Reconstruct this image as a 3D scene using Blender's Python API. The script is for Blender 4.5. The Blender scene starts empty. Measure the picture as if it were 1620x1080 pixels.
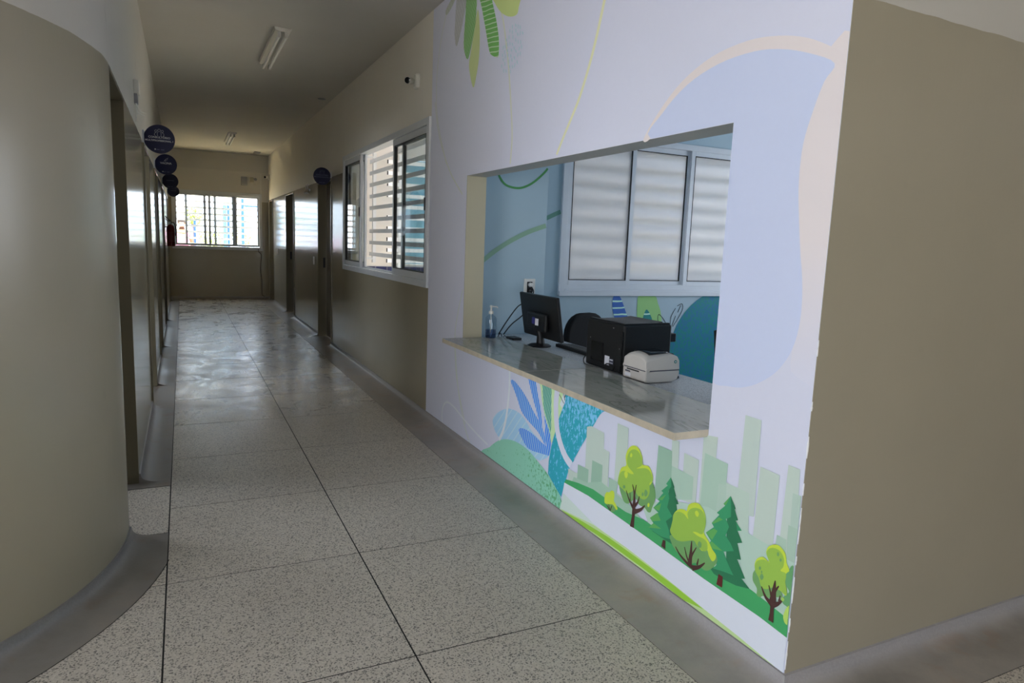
import bpy, bmesh, math, random
from mathutils import Vector, Matrix

random.seed(7)
scene = bpy.context.scene
COL = scene.collection

# ------------------------------------------------------------------ camera
YAW, PITCH, ROLL = math.radians(26.026), math.radians(8.126), math.radians(2.181)
fwd = Vector((math.sin(YAW)*math.cos(PITCH), math.cos(YAW)*math.cos(PITCH), -math.sin(PITCH)))
rgt = Vector((math.cos(YAW), -math.sin(YAW), 0))
upv = rgt.cross(fwd)
cr = rgt*math.cos(ROLL) + upv*math.sin(ROLL)
cu_ = -rgt*math.sin(ROLL) + upv*math.cos(ROLL)
cam = bpy.data.cameras.new('camera')
cam.sensor_fit = 'HORIZONTAL'; cam.sensor_width = 36.0
cam.lens = 1069.78*36.0/1620.0
cam.clip_start = 0.05; cam.clip_end = 300
cam_ob = bpy.data.objects.new('camera', cam); COL.objects.link(cam_ob)
m = Matrix.Identity(4)
for i in range(3):
    m[i][0] = cr[i]; m[i][1] = cu_[i]; m[i][2] = -fwd[i]
m[0][3], m[1][3], m[2][3] = 0.0, 0.0, 1.40
cam_ob.matrix_world = m
scene.camera = cam_ob

# ------------------------------------------------------------------ sky
world = bpy.data.worlds.new('sky'); scene.world = world; world.use_nodes = True
wn = world.node_tree.nodes; wl = world.node_tree.links
bg = wn['Background']
bg.inputs['Color'].default_value = (0.86, 0.93, 1.05, 1)
bg.inputs['Strength'].default_value = 5.6
scene.view_settings.view_transform = 'Standard'
try: scene.view_settings.look = 'None'
except Exception: pass
scene.view_settings.gamma = 1.0
scene.view_settings.use_curve_mapping = False
scene.view_settings.exposure = 0.6
scene.cycles.use_denoising = True
scene.cycles.max_bounces = 10
scene.cycles.diffuse_bounces = 6
scene.cycles.glossy_bounces = 5
scene.cycles.transmission_bounces = 8
scene.cycles.transparent_max_bounces = 16
scene.cycles.sample_clamp_indirect = 12.0

sun = bpy.data.lights.new('sun', 'SUN'); sun.energy = 29.0; sun.angle = math.radians(0.53); sun.color = (1.0, 0.95, 0.87)
sun_ob = bpy.data.objects.new('sun', sun); COL.objects.link(sun_ob)
sun_ob.rotation_euler = (math.radians(-4), math.radians(3), 0)

def portal(name, loc, rot, sx, sy):
    l = bpy.data.lights.new(name, 'AREA'); l.shape = 'RECTANGLE'; l.size = sx; l.size_y = sy
    l.cycles.is_portal = True
    o = bpy.data.objects.new(name, l); COL.objects.link(o)
    o.location = loc; o.rotation_euler = rot
    return o
R90 = math.pi/2
portal('daylight_entrance', (-0.75, -5.02, 1.1), (R90, 0, 0), 0.9, 2.2)
portal('daylight_west_front', (-4.42, -1.6, 1.3), (0, -R90, 0), 2.6, 4.0)
portal('daylight_side_room', (-3.62, 5.7, 1.65), (0, -R90, 0), 1.3, 2.2)
portal('daylight_reception', (6.22, 3.2, 1.7), (0, R90, 0), 1.2, 1.6)
portal('daylight_far_window', (0.69, 16.03, 1.7), (-R90, 0, 0), 1.7, 1.15)
portal('daylight_hall_window', (1.86, 6.6, 1.69), (0, R90, 0), 1.25, 3.0)

# ------------------------------------------------------------------ helpers
def lin(c):
    return tuple(((x/255.0)/12.92 if x/255.0 <= 0.04045 else ((x/255.0+0.055)/1.055)**2.4) for x in c)

def link(o): COL.objects.link(o); return o

def par(o, p):
    if p is not None:
        o.parent = p
        o.matrix_parent_inverse = Matrix.Translation(p.location).inverted()
    return o

def mk(name, verts, faces, mat=None, parent=None, smooth=False, bev=0, mats=None, fmat=None):
    me = bpy.data.meshes.new(name)
    me.from_pydata([tuple(v) for v in verts], [], faces)
    me.update()
    bm = bmesh.new(); bm.from_mesh(me); bmesh.ops.recalc_face_normals(bm, faces=bm.faces); bm.to_mesh(me); bm.free()
    for mm in (mats or [mat]):
        if mm: me.materials.append(mm)
    if fmat:
        for i, k in enumerate(fmat): me.polygons[i].material_index = k
    if smooth:
        for p in me.polygons: p.use_smooth = True
    o = bpy.data.objects.new(name, me); link(o)
    if bev:
        b = o.modifiers.new('bevel', 'BEVEL'); b.width = bev; b.segments = 2; b.limit_method = 'ANGLE'
    return par(o, parent)

class MB:
    """collects simple shapes into one mesh"""
    def __init__(s): s.v = []; s.f = []
    def add(s, v, f):
        n = len(s.v); s.v += [tuple(a) for a in v]; s.f += [tuple(i+n for i in q) for q in f]; return s
    def box(s, x0, x1, y0, y1, z0, z1):
        return s.add([(x0,y0,z0),(x1,y0,z0),(x1,y1,z0),(x0,y1,z0),(x0,y0,z1),(x1,y0,z1),(x1,y1,z1),(x0,y1,z1)],
                     [(3,2,1,0),(4,5,6,7),(0,1,5,4),(1,2,6,5),(2,3,7,6),(3,0,4,7)])
    def prism(s, pts, a, b, axis):
        """polygon pts extruded along axis from a to b; axis x: pts=(y,z), y: (x,z), z: (x,y)"""
        def P(p, t): return {'x': (t,p[0],p[1]), 'y': (p[0],t,p[1]), 'z': (p[0],p[1],t)}[axis]
        n = len(pts)
        v = [P(p,a) for p in pts] + [P(p,b) for p in pts]
        f = [tuple(range(n)), tuple(range(2*n-1, n-1, -1))] + [(i,(i+1)%n,n+(i+1)%n,n+i) for i in range(n)]
        return s.add(v, f)
    def tube(s, pts, r, n=10, caps=True):
        pts = [Vector(p) for p in pts]; k = len(pts)
        rs = r if isinstance(r, (list, tuple)) else [r]*k
        prev = None; v = []
        for i, p in enumerate(pts):
            t = (pts[min(i+1,k-1)] - pts[max(i-1,0)]).normalized()
            if prev is None:
                a = t.orthogonal().normalized()
            else:
                a = (prev - t*prev.dot(t)).normalized()
            prev = a; b = t.cross(a)
            for j in range(n):
                g = 2*math.pi*j/n
                v.append(p + (a*math.cos(g) + b*math.sin(g))*rs[i])
        f = [(i*n+j, i*n+(j+1)%n, (i+1)*n+(j+1)%n, (i+1)*n+j) for i in range(k-1) for j in range(n)]
        if caps: f += [tuple(range(n-1,-1,-1)), tuple(range((k-1)*n, k*n))]
        return s.add(v, f)
    def lathe(s, prof, c, axis=(0,0,1), n=20):
        """prof: (radius, height) pairs along axis from point c"""
        ax = Vector(axis).normalized(); a = ax.orthogonal().normalized(); b = ax.cross(a); c = Vector(c)
        v = []
        for r, h in prof:
            for j in range(n):
                g = 2*math.pi*j/n
                v.append(c + ax*h + (a*math.cos(g)+b*math.sin(g))*max(r, 1e-5))
        k = len(prof)
        f = [(i*n+j, i*n+(j+1)%n, (i+1)*n+(j+1)%n, (i+1)*n+j) for i in range(k-1) for j in range(n)]
        f += [tuple(range(n-1,-1,-1)), tuple(range((k-1)*n, k*n))]
        return s.add(v, f)
    def build(s, name, mat, parent=None, smooth=False, bev=0):
        o = mk(name, s.v, s.f, mat, parent, smooth, bev)
        if smooth:
            try:
                o.data.set_sharp_from_angle(angle=math.radians(38))
            except Exception: pass
        return o

def thing(name, label, cat, loc=(0,0,0), group=None):
    o = bpy.data.objects.new(name, None); link(o); o.location = loc; o.empty_display_size = 0.05
    o['label'] = label; o['category'] = cat
    if group: o['group'] = group
    return o
def tag(o, label, cat, group=None):
    o['label'] = label; o['category'] = cat
    if group: o['group'] = group
    return o
def struct(o, label=None):
    o['kind'] = 'structure'
    if label: o['label'] = label
    return o
def sroot(name, loc=(0,0,0), label=None):
    o = bpy.data.objects.new(name, None); link(o); o.location = loc; o.empty_display_size = 0.05
    return struct(o, label)

def catmull(p, closed=True, k=5):
    n = len(p); out = []
    rng = range(n) if closed else range(n-1)
    for i in rng:
        if closed: a,b,c,d = p[(i-1)%n],p[i],p[(i+1)%n],p[(i+2)%n]
        else: a,b,c,d = p[max(i-1,0)],p[i],p[i+1],p[min(i+2,n-1)]
        for j in range(k):
            t = j/k
            out.append(tuple(0.5*((2*b[m])+(-a[m]+c[m])*t+(2*a[m]-5*b[m]+4*c[m]-d[m])*t*t+(-a[m]+3*b[m]-3*c[m]+d[m])*t**3) for m in range(len(b))))
    if not closed: out.append(tuple(p[-1]))
    return out

def clip(poly, ax, lim, keep_greater):
    """cut a 2-D polygon by a straight line"""
    out = []; n = len(poly)
    ins = lambda q: (q[ax] >= lim) if keep_greater else (q[ax] <= lim)
    for i in range(n):
        a, b = poly[i], poly[(i+1)%n]
        if ins(a): out.append(a)
        if ins(a) != ins(b):
            t = (lim-a[ax])/(b[ax]-a[ax])
            out.append((a[0]+(b[0]-a[0])*t, a[1]+(b[1]-a[1])*t))
    return out

# ------------------------------------------------------------------ materials
def newmat(name):
    mt = bpy.data.materials.new(name); mt.use_nodes = True
    return mt, mt.node_tree.nodes, mt.node_tree.links, mt.node_tree.nodes['Principled BSDF']
def pos(n): return n.new('ShaderNodeNewGeometry').outputs['Position']
def noise(n, l, scale, vec=None, detail=3, rough=0.5, dist=0):
    t = n.new('ShaderNodeTexNoise'); t.inputs['Scale'].default_value = scale
    t.inputs['Detail'].default_value = detail; t.inputs['Roughness'].default_value = rough; t.inputs['Distortion'].default_value = dist
    if vec is not None: l.new(vec, t.inputs['Vector'])
    return t.outputs['Fac']
def ramp(n, l, fac, stops):
    r = n.new('ShaderNodeValToRGB'); e = r.color_ramp.elements
    while len(e) < len(stops): e.new(0.5)
    for i, (p, c) in enumerate(stops):
        e[i].position = p; e[i].color = (c, c, c, 1) if isinstance(c, (int, float)) else (*c, 1)
    l.new(fac, r.inputs['Fac']); return r.outputs['Color']
def mixc(n, l, fac, a, b, mode='MIX'):
    x = n.new('ShaderNodeMix'); x.data_type = 'RGBA'; x.blend_type = mode
    for s, val in ((0, fac), (6, a), (7, b)):
        if hasattr(val, 'is_linked') or hasattr(val, 'links'): l.new(val, x.inputs[s])
        elif s == 0: x.inputs[0].default_value = val
        else: x.inputs[s].default_value = (*val[:3], 1)
    return x.outputs[2]
def mth(n, l, op, a, b=None):
    x = n.new('ShaderNodeMath'); x.operation = op
    for i, val in enumerate((a, b)):
        if val is None: continue
        if isinstance(val, (int, float)): x.inputs[i].default_value = val
        else: l.new(val, x.inputs[i])
    return x.outputs[0]
def scaled(n, l, vec, s, rot=(0,0,0)):
    x = n.new('ShaderNodeMapping'); x.inputs['Scale'].default_value = s; x.inputs['Rotation'].default_value = rot
    l.new(vec, x.inputs['Vector']); return x.outputs[0]
def bump(n, l, b, h, strength, dist=0.01):
    x = n.new('ShaderNodeBump'); x.inputs['Strength'].default_value = strength; x.inputs['Distance'].default_value = dist
    l.new(h, x.inputs['Height']); l.new(x.outputs[0], b.inputs['Normal'])

def plain(name, rgb, rough=0.5, metal=0.0, var=0.06, vscale=14.0, bumpy=0.0, bscale=120, spec=0.5, emit=None):
    mt, n, l, b = newmat(name)
    c = lin(rgb); d = tuple(x*(1-var*2) for x in c)
    f = noise(n, l, vscale, pos(n), 4)
    l.new(mixc(n, l, f, d, tuple(min(1, x*(1+var)) for x in c)), b.inputs['Base Color'])
    b.inputs['Roughness'].default_value = rough; b.inputs['Metallic'].default_value = metal
    b.inputs['Specular IOR Level'].default_value = spec
    if bumpy: bump(n, l, b, noise(n, l, bscale, pos(n), 3), bumpy)
    return mt

def two_tone(name, ztop, low, high=(214,210,203), gloss=0.13):
    """gloss dado paint below ztop, matt white above"""
    mt, n, l, b = newmat(name)
    p = pos(n); sep = n.new('ShaderNodeSeparateXYZ'); l.new(p, sep.inputs[0])
    wob = mth(n, l, 'MULTIPLY', mth(n, l, 'SUBTRACT', noise(n, l, 9, p, 4), 0.5), 0.012)
    up = mth(n, l, 'GREATER_THAN', mth(n, l, 'ADD', sep.outputs['Z'], wob), ztop)
    st = noise(n, l, 3.0, p, 4)
    lo = mixc(n, l, st, tuple(x*0.93 for x in lin(low)), tuple(x*1.04 for x in lin(low)))
    hi = mixc(n, l, st, tuple(x*0.95 for x in lin(high)), lin(high))
    sp = noise(n, l, 7.0, p, 1)
    smudge = ramp(n, l, sp, [(0.74, 0.0), (0.80, 0.12)])
    base = mixc(n, l, up, lo, hi)
    l.new(mixc(n, l, smudge, base, tuple(x*0.6 for x in lin(low))), b.inputs['Base Color'])
    streak = noise(n, l, 1.0, scaled(n, l, p, (60, 60, 2.2)), 2)
    r = mth(n, l, 'ADD', mth(n, l, 'MULTIPLY', up, 0.45), gloss)
    l.new(mth(n, l, 'ADD', r, mth(n, l, 'MULTIPLY', streak, 0.06)), b.inputs['Roughness'])
    bump(n, l, b, mth(n, l, 'ADD', noise(n, l, 26, p, 2), streak), 0.05, 0.004)
    return mt

OLIVE = (168, 160, 140)
M = {}
M['wall_left'] = two_tone('left wall paint', 2.079, OLIVE)
M['wall_round'] = two_tone('round wall paint', 2.079, OLIVE, gloss=0.27)
M['wall_right'] = two_tone('right wall paint', 2.164, OLIVE, high=(234,229,220))
M['wall_return'] = two_tone('return wall paint', 2.135, OLIVE, high=(200,196,188), gloss=0.3)
M['wall_far'] = two_tone('far wall paint', 2.115, OLIVE)
M['ceiling'] = plain('ceiling paint', (206, 203, 197), 0.8, var=0.03, vscale=2)
M['cream'] = plain('cream reveal paint', (192, 185, 160), 0.6, var=0.03, vscale=5)
M['soffit'] = plain('soffit paint', (196, 196, 192), 0.5, var=0.05, vscale=6)
M['door'] = plain('door paint', (152, 145, 122), 0.28, var=0.04, vscale=4)
M['frame'] = plain('door frame paint', (136, 128, 106), 0.25, var=0.05, vscale=8)
M['alu'] = plain('white aluminium', (214, 218, 224), 0.32, var=0.03, vscale=10)
M['gasket'] = plain('black gasket', (24, 24, 26), 0.6)
M['rxblue'] = plain('pale blue paint', (170, 192, 204), 0.55, var=0.03, vscale=3)
M['white_plastic'] = plain('white plastic', (224, 222, 216), 0.4, var=0.03)
M['grey_plastic'] = plain('grey plastic', (150, 152, 160), 0.5)
M['black_plastic'] = plain('black plastic', (17, 17, 18), 0.42, var=0.15, bumpy=0.15, bscale=600)
M['black_gloss'] = plain('black gloss', (12, 12, 14), 0.12, var=0.05)
M['black_soft'] = plain('black fabric', (20, 20, 22), 0.85, var=0.15, bumpy=0.3, bscale=500)
M['chrome'] = plain('chrome', (190, 190, 192), 0.15, metal=1.0, var=0.02)
M['steel'] = plain('steel', (150, 150, 150), 0.35, metal=1.0)
M['louvre'] = plain('louvre paint', (206, 206, 208), 0.45, var=0.03, vscale=6)
M['louvre_white'] = plain('bright louvre paint', (244, 244, 246), 0.45, var=0.02)
M['jamb'] = plain('dark jamb paint', (108, 100, 80), 0.4, var=0.05, vscale=6)
M['ext_white'] = plain('patio wall paint', (212, 206, 200), 0.75, var=0.03, vscale=3)
M['navy_tile'] = plain('navy tile', (30, 36, 84), 0.2, var=0.15, vscale=8)
M['grout'] = plain('grout', (200, 200, 200), 0.8)
M['red'] = plain('extinguisher red', (112, 16, 18), 0.25, var=0.04)
M['rubber'] = plain('black rubber', (16, 16, 17), 0.6)
M['brown_cable'] = plain('brown cable', (70, 52, 40), 0.6)
M['navy_sign'] = plain('sign navy', (17, 22, 66), 0.35, var=0.03, spec=0.3)
M['sign_white'] = plain('sign white print', (206, 208, 214), 0.5, var=0.02)
M['sign_dim'] = plain('sign grey print', (90, 98, 130), 0.5, var=0.02)
M['concrete_out'] = plain('outdoor concrete', (188, 180, 164), 0.9, var=0.08, vscale=2)
M['sand'] = plain('sandy ground', (214, 188, 140), 0.95, var=0.1, vscale=1.5)
M['blue_metal'] = plain('blue metal', (40, 90, 190), 0.4)
M['cyan_metal'] = plain('light blue metal', (90, 176, 226), 0.4)
M['pink'] = plain('pink cloth', (236, 130, 190), 0.85, vscale=30)
M['skin'] = plain('skin', (150, 104, 82), 0.55)
M['hair'] = plain('hair', (52, 44, 42), 0.7, var=0.2, vscale=60)
M['jeans'] = plain('dark trousers', (48, 54, 74), 0.85)
M['label_white'] = plain('sticker white', (226, 226, 232), 0.5, var=0.02)
M['label_dark'] = plain('sticker print', (70, 72, 90), 0.5)
M['beige_plastic'] = plain('warm white plastic', (208, 202, 194), 0.45, var=0.03)
M['smoke'] = plain('smoked window', (22, 28, 34), 0.12)
M['violet'] = plain('violet sticker', (60, 54, 130), 0.4)
M['tube'] = plain('fluorescent tube off', (232, 232, 232), 0.3, var=0.02)
M['green_dot'] = plain('green badge', (24, 120, 110), 0.4)
M['leafmat'] = plain('leaf', (132, 150, 52), 0.6, var=0.25, vscale=9)
M['bark'] = plain('bark', (96, 78, 60), 0.9)

def glass(name, tint=(0.93,0.96,0.97), refl=1.0):
    mt, n, l, b = newmat(name); n.remove(b)
    tr = n.new('ShaderNodeBsdfTransparent'); tr.inputs[0].default_value = (*tint, 1)
    gl = n.new('ShaderNodeBsdfGlossy'); gl.inputs['Roughness'].default_value = 0.02
    fr = n.new('ShaderNodeLayerWeight'); fr.inputs['Blend'].default_value = 0.5
    fac = mth(n, l, 'ADD', mth(n, l, 'MULTIPLY', mth(n, l, 'POWER', fr.outputs['Facing'], 5.0), 0.75), 0.05)
    mx = n.new('ShaderNodeMixShader'); l.new(mth(n, l, 'MULTIPLY', fac, refl), mx.inputs[0])
    l.new(tr.outputs[0], mx.inputs[1]); l.new(gl.outputs[0], mx.inputs[2])
    l.new(mx.outputs[0], n['Material Output'].inputs['Surface']); return mt
M['glass'] = glass('clear glass')
M['blue_glass'] = glass('pale blue glass', (0.45, 0.68, 0.78))
M['bottle'] = glass('clear bottle', (0.80, 0.86, 0.90), 1.6)
M['gel'] = glass('blue tinted gel', (0.35, 0.45, 0.62), 1.2)

def frosted():
    mt, n, l, b = newmat('frosted glass'); n.remove(b)
    f = noise(n, l, 700, pos(n), 2)
    c = mixc(n, l, f, (0.60, 0.62, 0.655), (0.67, 0.685, 0.715))
    t = n.new('ShaderNodeBsdfTranslucent'); l.new(c, t.inputs[0])
    d = n.new('ShaderNodeBsdfDiffuse'); l.new(c, d.inputs[0])
    mx = n.new('ShaderNodeMixShader'); mx.inputs[0].default_value = 0.30
    l.new(t.outputs[0], mx.inputs[1]); l.new(d.outputs[0], mx.inputs[2])
    l.new(mx.outputs[0], n['Material Output'].inputs['Surface']); return mt
M['frosted'] = frosted()

def terrazzo():
    mt, n, l, b = newmat('terrazzo'); p = pos(n)
    oi = n.new('ShaderNodeObjectInfo')
    v = n.new('ShaderNodeTexVoronoi'); v.inputs['Scale'].default_value = 200; l.new(p, v.inputs['Vector'])
    sc = n.new('ShaderNodeSeparateColor'); l.new(v.outputs['Color'], sc.inputs[0])
    base = mixc(n, l, noise(n, l, 2.2, p, 4), lin((198,190,177)), lin((214,206,193)))
    base = mixc(n, l, mth(n, l, 'MULTIPLY', oi.outputs['Random'], 0.25), base, lin((182,178,171)))
    dark = ramp(n, l, sc.outputs[0], [(0.10, 1.0), (0.15, 0.0)])
    pale = ramp(n, l, sc.outputs[1], [(0.66, 0.0), (0.80, 0.55)])
    c = mixc(n, l, pale, base, lin((224,217,206)))
    c = mixc(n, l, mth(n, l, 'MULTIPLY', dark, 0.75), c, lin((72,70,68)))
    v2 = n.new('ShaderNodeTexVoronoi'); v2.inputs['Scale'].default_value = 240; l.new(p, v2.inputs['Vector'])
    s2 = n.new('ShaderNodeSeparateColor'); l.new(v2.outputs['Color'], s2.inputs[0])
    c = mixc(n, l, ramp(n, l, s2.outputs[2], [(0.08, 0.6), (0.13, 0.0)]), c, lin((70,68,64)))
    dirt = ramp(n, l, noise(n, l, 1.1, p, 6, 0.6), [(0.42, 0.0), (0.72, 0.25)])
    c = mixc(n, l, dirt, c, lin((120,108,94)))
    # waxed patches that shine further down the corridor
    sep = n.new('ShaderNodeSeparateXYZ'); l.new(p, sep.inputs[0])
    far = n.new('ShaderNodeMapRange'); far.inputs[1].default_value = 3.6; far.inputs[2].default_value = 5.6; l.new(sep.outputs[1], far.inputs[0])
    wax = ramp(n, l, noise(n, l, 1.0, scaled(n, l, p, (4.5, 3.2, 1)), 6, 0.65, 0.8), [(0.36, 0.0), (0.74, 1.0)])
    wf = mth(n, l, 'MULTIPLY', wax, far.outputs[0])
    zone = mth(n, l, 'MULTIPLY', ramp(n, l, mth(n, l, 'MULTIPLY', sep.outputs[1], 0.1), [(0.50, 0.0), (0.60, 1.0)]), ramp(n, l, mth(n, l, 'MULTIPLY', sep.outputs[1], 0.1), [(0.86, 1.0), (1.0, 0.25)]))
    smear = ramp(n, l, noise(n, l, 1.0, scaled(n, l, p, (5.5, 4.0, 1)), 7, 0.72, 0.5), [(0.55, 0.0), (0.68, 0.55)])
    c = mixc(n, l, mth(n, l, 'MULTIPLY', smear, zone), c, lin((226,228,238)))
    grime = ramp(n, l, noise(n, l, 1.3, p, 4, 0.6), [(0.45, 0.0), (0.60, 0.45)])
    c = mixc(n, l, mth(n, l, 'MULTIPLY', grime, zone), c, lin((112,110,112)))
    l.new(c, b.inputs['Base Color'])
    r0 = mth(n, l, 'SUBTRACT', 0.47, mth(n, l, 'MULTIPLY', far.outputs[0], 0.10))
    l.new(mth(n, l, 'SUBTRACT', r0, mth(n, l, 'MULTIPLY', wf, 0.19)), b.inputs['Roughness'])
    bump(n, l, b, noise(n, l, 9, scaled(n, l, p, (3, 3, 3)), 4), 0.03, 0.003)
    return mt
M['terrazzo'] = terrazzo()

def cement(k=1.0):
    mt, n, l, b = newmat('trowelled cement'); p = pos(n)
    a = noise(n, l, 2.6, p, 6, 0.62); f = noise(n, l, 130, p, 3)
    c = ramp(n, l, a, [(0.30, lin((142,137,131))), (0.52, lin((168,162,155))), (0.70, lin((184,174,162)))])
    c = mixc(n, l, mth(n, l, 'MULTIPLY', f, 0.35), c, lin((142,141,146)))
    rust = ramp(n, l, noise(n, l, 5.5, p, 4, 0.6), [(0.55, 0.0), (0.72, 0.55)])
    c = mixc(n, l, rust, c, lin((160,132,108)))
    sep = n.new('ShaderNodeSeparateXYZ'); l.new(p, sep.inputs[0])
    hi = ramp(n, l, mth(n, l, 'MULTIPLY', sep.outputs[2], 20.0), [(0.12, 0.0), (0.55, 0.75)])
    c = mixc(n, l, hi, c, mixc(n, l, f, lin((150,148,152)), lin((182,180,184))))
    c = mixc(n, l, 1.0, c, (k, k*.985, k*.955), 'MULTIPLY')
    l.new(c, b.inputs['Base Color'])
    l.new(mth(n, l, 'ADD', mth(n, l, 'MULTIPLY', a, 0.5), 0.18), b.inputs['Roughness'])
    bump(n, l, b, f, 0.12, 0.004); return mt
M['cement'] = cement()
M['cement_shaded'] = cement(0.66)  # same cement, darker: the weaker light on this side put into the colour
M['joint'] = plain('dark joint', (30, 29, 28), 0.9)

def marble():
    mt, n, l, b = newmat('grey green marble'); p = pos(n)
    q = scaled(n, l, p, (3.0, 0.6, 3), (0,0,0.22))
    w = noise(n, l, 2.2, q, 7, 0.65, 1.2)
    c = ramp(n, l, w, [(0.30, lin((160,162,156))), (0.44, lin((174,175,167))), (0.52, lin((184,183,174))), (0.60, lin((168,172,162))), (0.72, lin((182,181,172)))])
    vein = ramp(n, l, noise(n, l, 1.5, scaled(n, l, p, (2.6, 0.5, 2), (0,0,0.22)), 5, 0.6, 1.5), [(0.485, 0.0), (0.5, 0.55), (0.515, 0.0)])
    c = mixc(n, l, vein, c, lin((84,92,78)))
    l.new(c, b.inputs['Base Color']); b.inputs['Roughness'].default_value = 0.09; return mt
M['marble'] = marble()
M['marble_edge'] = plain('marble edge', (202, 190, 168), 0.35, var=0.16, vscale=24)

def granite():
    mt, n, l, b = newmat('pale speckled desk'); p = pos(n)
    f = noise(n, l, 150, p, 3)
    l.new(ramp(n, l, f, [(0.32, lin((120,122,126))), (0.46, lin((186,188,192))), (0.62, lin((206,208,212)))]), b.inputs['Base Color'])
    b.inputs['Roughness'].default_value = 0.35; return mt
M['granite'] = granite()
# ================================================================== STRUCTURE
XW, XD, H = 1.722, -0.256, 3.10
WT = 0.14
YC = 1.415           # corner where the mural wall ends
YE = 15.95           # far wall
RCX, RCY, RR = XD-1.27, 3.38, 1.27    # round wall: centre and radius

def wallgrid(name, axis, a0, a1, u0, u1, z0, z1, holes, mats, pick=None, cuts=()):
    """solid wall with rectangular holes; axis is the direction of its thickness"""
    us = sorted({u0, u1, *[h[0] for h in holes], *[h[1] for h in holes], *cuts}); us = [u for u in us if u0 <= u <= u1]
    zs = sorted({z0, z1, *[h[2] for h in holes], *[h[3] for h in holes]}); zs = [z for z in zs if z0 <= z <= z1]
    def solid(i, j):
        if not (0 <= i < len(us)-1 and 0 <= j < len(zs)-1): return False
        cu, cz = (us[i]+us[i+1])/2, (zs[j]+zs[j+1])/2
        return not any(h[0] < cu < h[1] and h[2] < cz < h[3] for h in holes)
    V = []; F = []; idx = {}; fm = []
    def vert(a, u, z):
        k = (a, round(u,5), round(z,5))
        if k not in idx: idx[k] = len(V); V.append((a,u,z) if axis == 'x' else (u,a,z))
        return idx[k]
    def face(pts, kind, c):
        F.append([vert(*p) for p in pts]); fm.append(pick(kind, c) if pick else 0)
    for i in range(len(us)-1):
        for j in range(len(zs)-1):
            if not solid(i, j): continue
            p, q, r, s = us[i], us[i+1], zs[j], zs[j+1]; c = ((p+q)/2, (r+s)/2)
            face([(a0,p,r),(a0,q,r),(a0,q,s),(a0,p,s)], 'front', c)
            face([(a1,p,r),(a1,p,s),(a1,q,s),(a1,q,r)], 'back', c)
            if not solid(i-1,j): face([(a0,p,r),(a0,p,s),(a1,p,s),(a1,p,r)], 'end', (p,c[1]))
            if not solid(i+1,j): face([(a0,q,r),(a1,q,r),(a1,q,s),(a0,q,s)], 'end', (q,c[1]))
            if not solid(i,j-1): face([(a0,p,r),(a1,p,r),(a1,q,r),(a0,q,r)], 'under', (c[0],r))
            if not solid(i,j+1): face([(a0,p,s),(a0,q,s),(a1,q,s),(a1,p,s)], 'top', (c[0],s))
    return struct(mk(name, V, F, None, mats=mats, fmat=fm))

OPEN = (1.85, 4.30, 0.727, 1.845)                 # reception hatch
HALLWIN = (5.08, 8.15, 1.06, 2.32)
RDOORS = [(8.90, 9.86), (12.15, 13.15), (15.10, 15.80)]
LDOORS = [(3.40, 4.16), (6.00, 6.86), (8.32, 9.20), (11.10, 11.98), (14.60, 15.46)]
RH, LH = 2.15, 2.065
def pick_r(kind, c):
    if kind == 'end' and abs(c[0]-4.30) < .01 and .7 < c[1] < 1.9: return 1
    if kind == 'end' and abs(c[0]-1.85) < .01 and .7 < c[1] < 1.9: return 1
    if kind == 'top' or kind == 'under':
        if 1.85 < c[0] < 4.30 and 1.7 < c[1] < 2: return 2
    if kind == 'end' and abs(c[0]-YC) < .01: return 5
    if kind == 'back' and c[0] < 5.05: return 3
    if kind == 'back' and c[0] < 8.5: return 4
    return 0
wall_right = wallgrid('wall_right', 'x', XW, XW+WT, YC, YE+.15, 0, H,
    [OPEN, HALLWIN] + [(a, b, -1, RH) for a, b in RDOORS],
    [M['wall_right'], M['cream'], M['soffit'], M['rxblue'], M['ext_white'], M['wall_return']], pick_r, cuts=(5.0, 8.45))
wall_return = wallgrid('wall_return', 'y', YC, YC+.15, XW+WT, 6.2, 0, H, [], [M['wall_return'], M['rxblue']], lambda k, c: 1 if k == 'back' else 0)
wall_left = wallgrid('wall_left', 'x', XD, XD-.16, 3.38, YE+.15, 0, H, [(a, b, -1, LH) for a, b in LDOORS], [M['wall_left']])
FARWIN = (-0.175, 1.565, 1.09, 2.27)
wall_far = wallgrid('wall_far', 'y', YE, YE+.15, XD, XW, 0, H, [FARWIN], [M['wall_far'], M['ext_white']], lambda k, c: 1 if k == 'back' else 0)
# shallow downstand beam across the far wall
mb = MB(); mb.box(XD, XW, YE-.012, YE, 2.735, H)
struct(mb.build('trim_1', M['ceiling']), 'shallow plaster band above the far window')

# round wall
V = []; F = []; N = 40
for ring, r in enumerate((RR, RR-.16)):
    for i in range(N+1):
        a = -math.pi/2*i/N
        x, y = RCX+r*math.cos(a), RCY+r*math.sin(a)
        V += [(x,y,0),(x,y,H)]
    V += [(-4.4, RCY-r, 0), (-4.4, RCY-r, H)]
n1 = (N+2)*2
for i in range(N+1):
    F.append((2*i, 2*i+2, 2*i+3, 2*i+1)); F.append((n1+2*i, n1+2*i+1, n1+2*i+3, n1+2*i+2))
    F.append((2*i+1, 2*i+3, n1+2*i+3, n1+2*i+1))
F.append((0, 1, n1+1, n1)); e = 2*(N+1); F.append((e, n1+e, n1+e+1, e+1))
wall_curve = struct(mk('wall_curve', V, F, M['wall_round'], smooth=True))
wall_curve.data.set_sharp_from_angle(angle=math.radians(40))

PYE = 8.6
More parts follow.
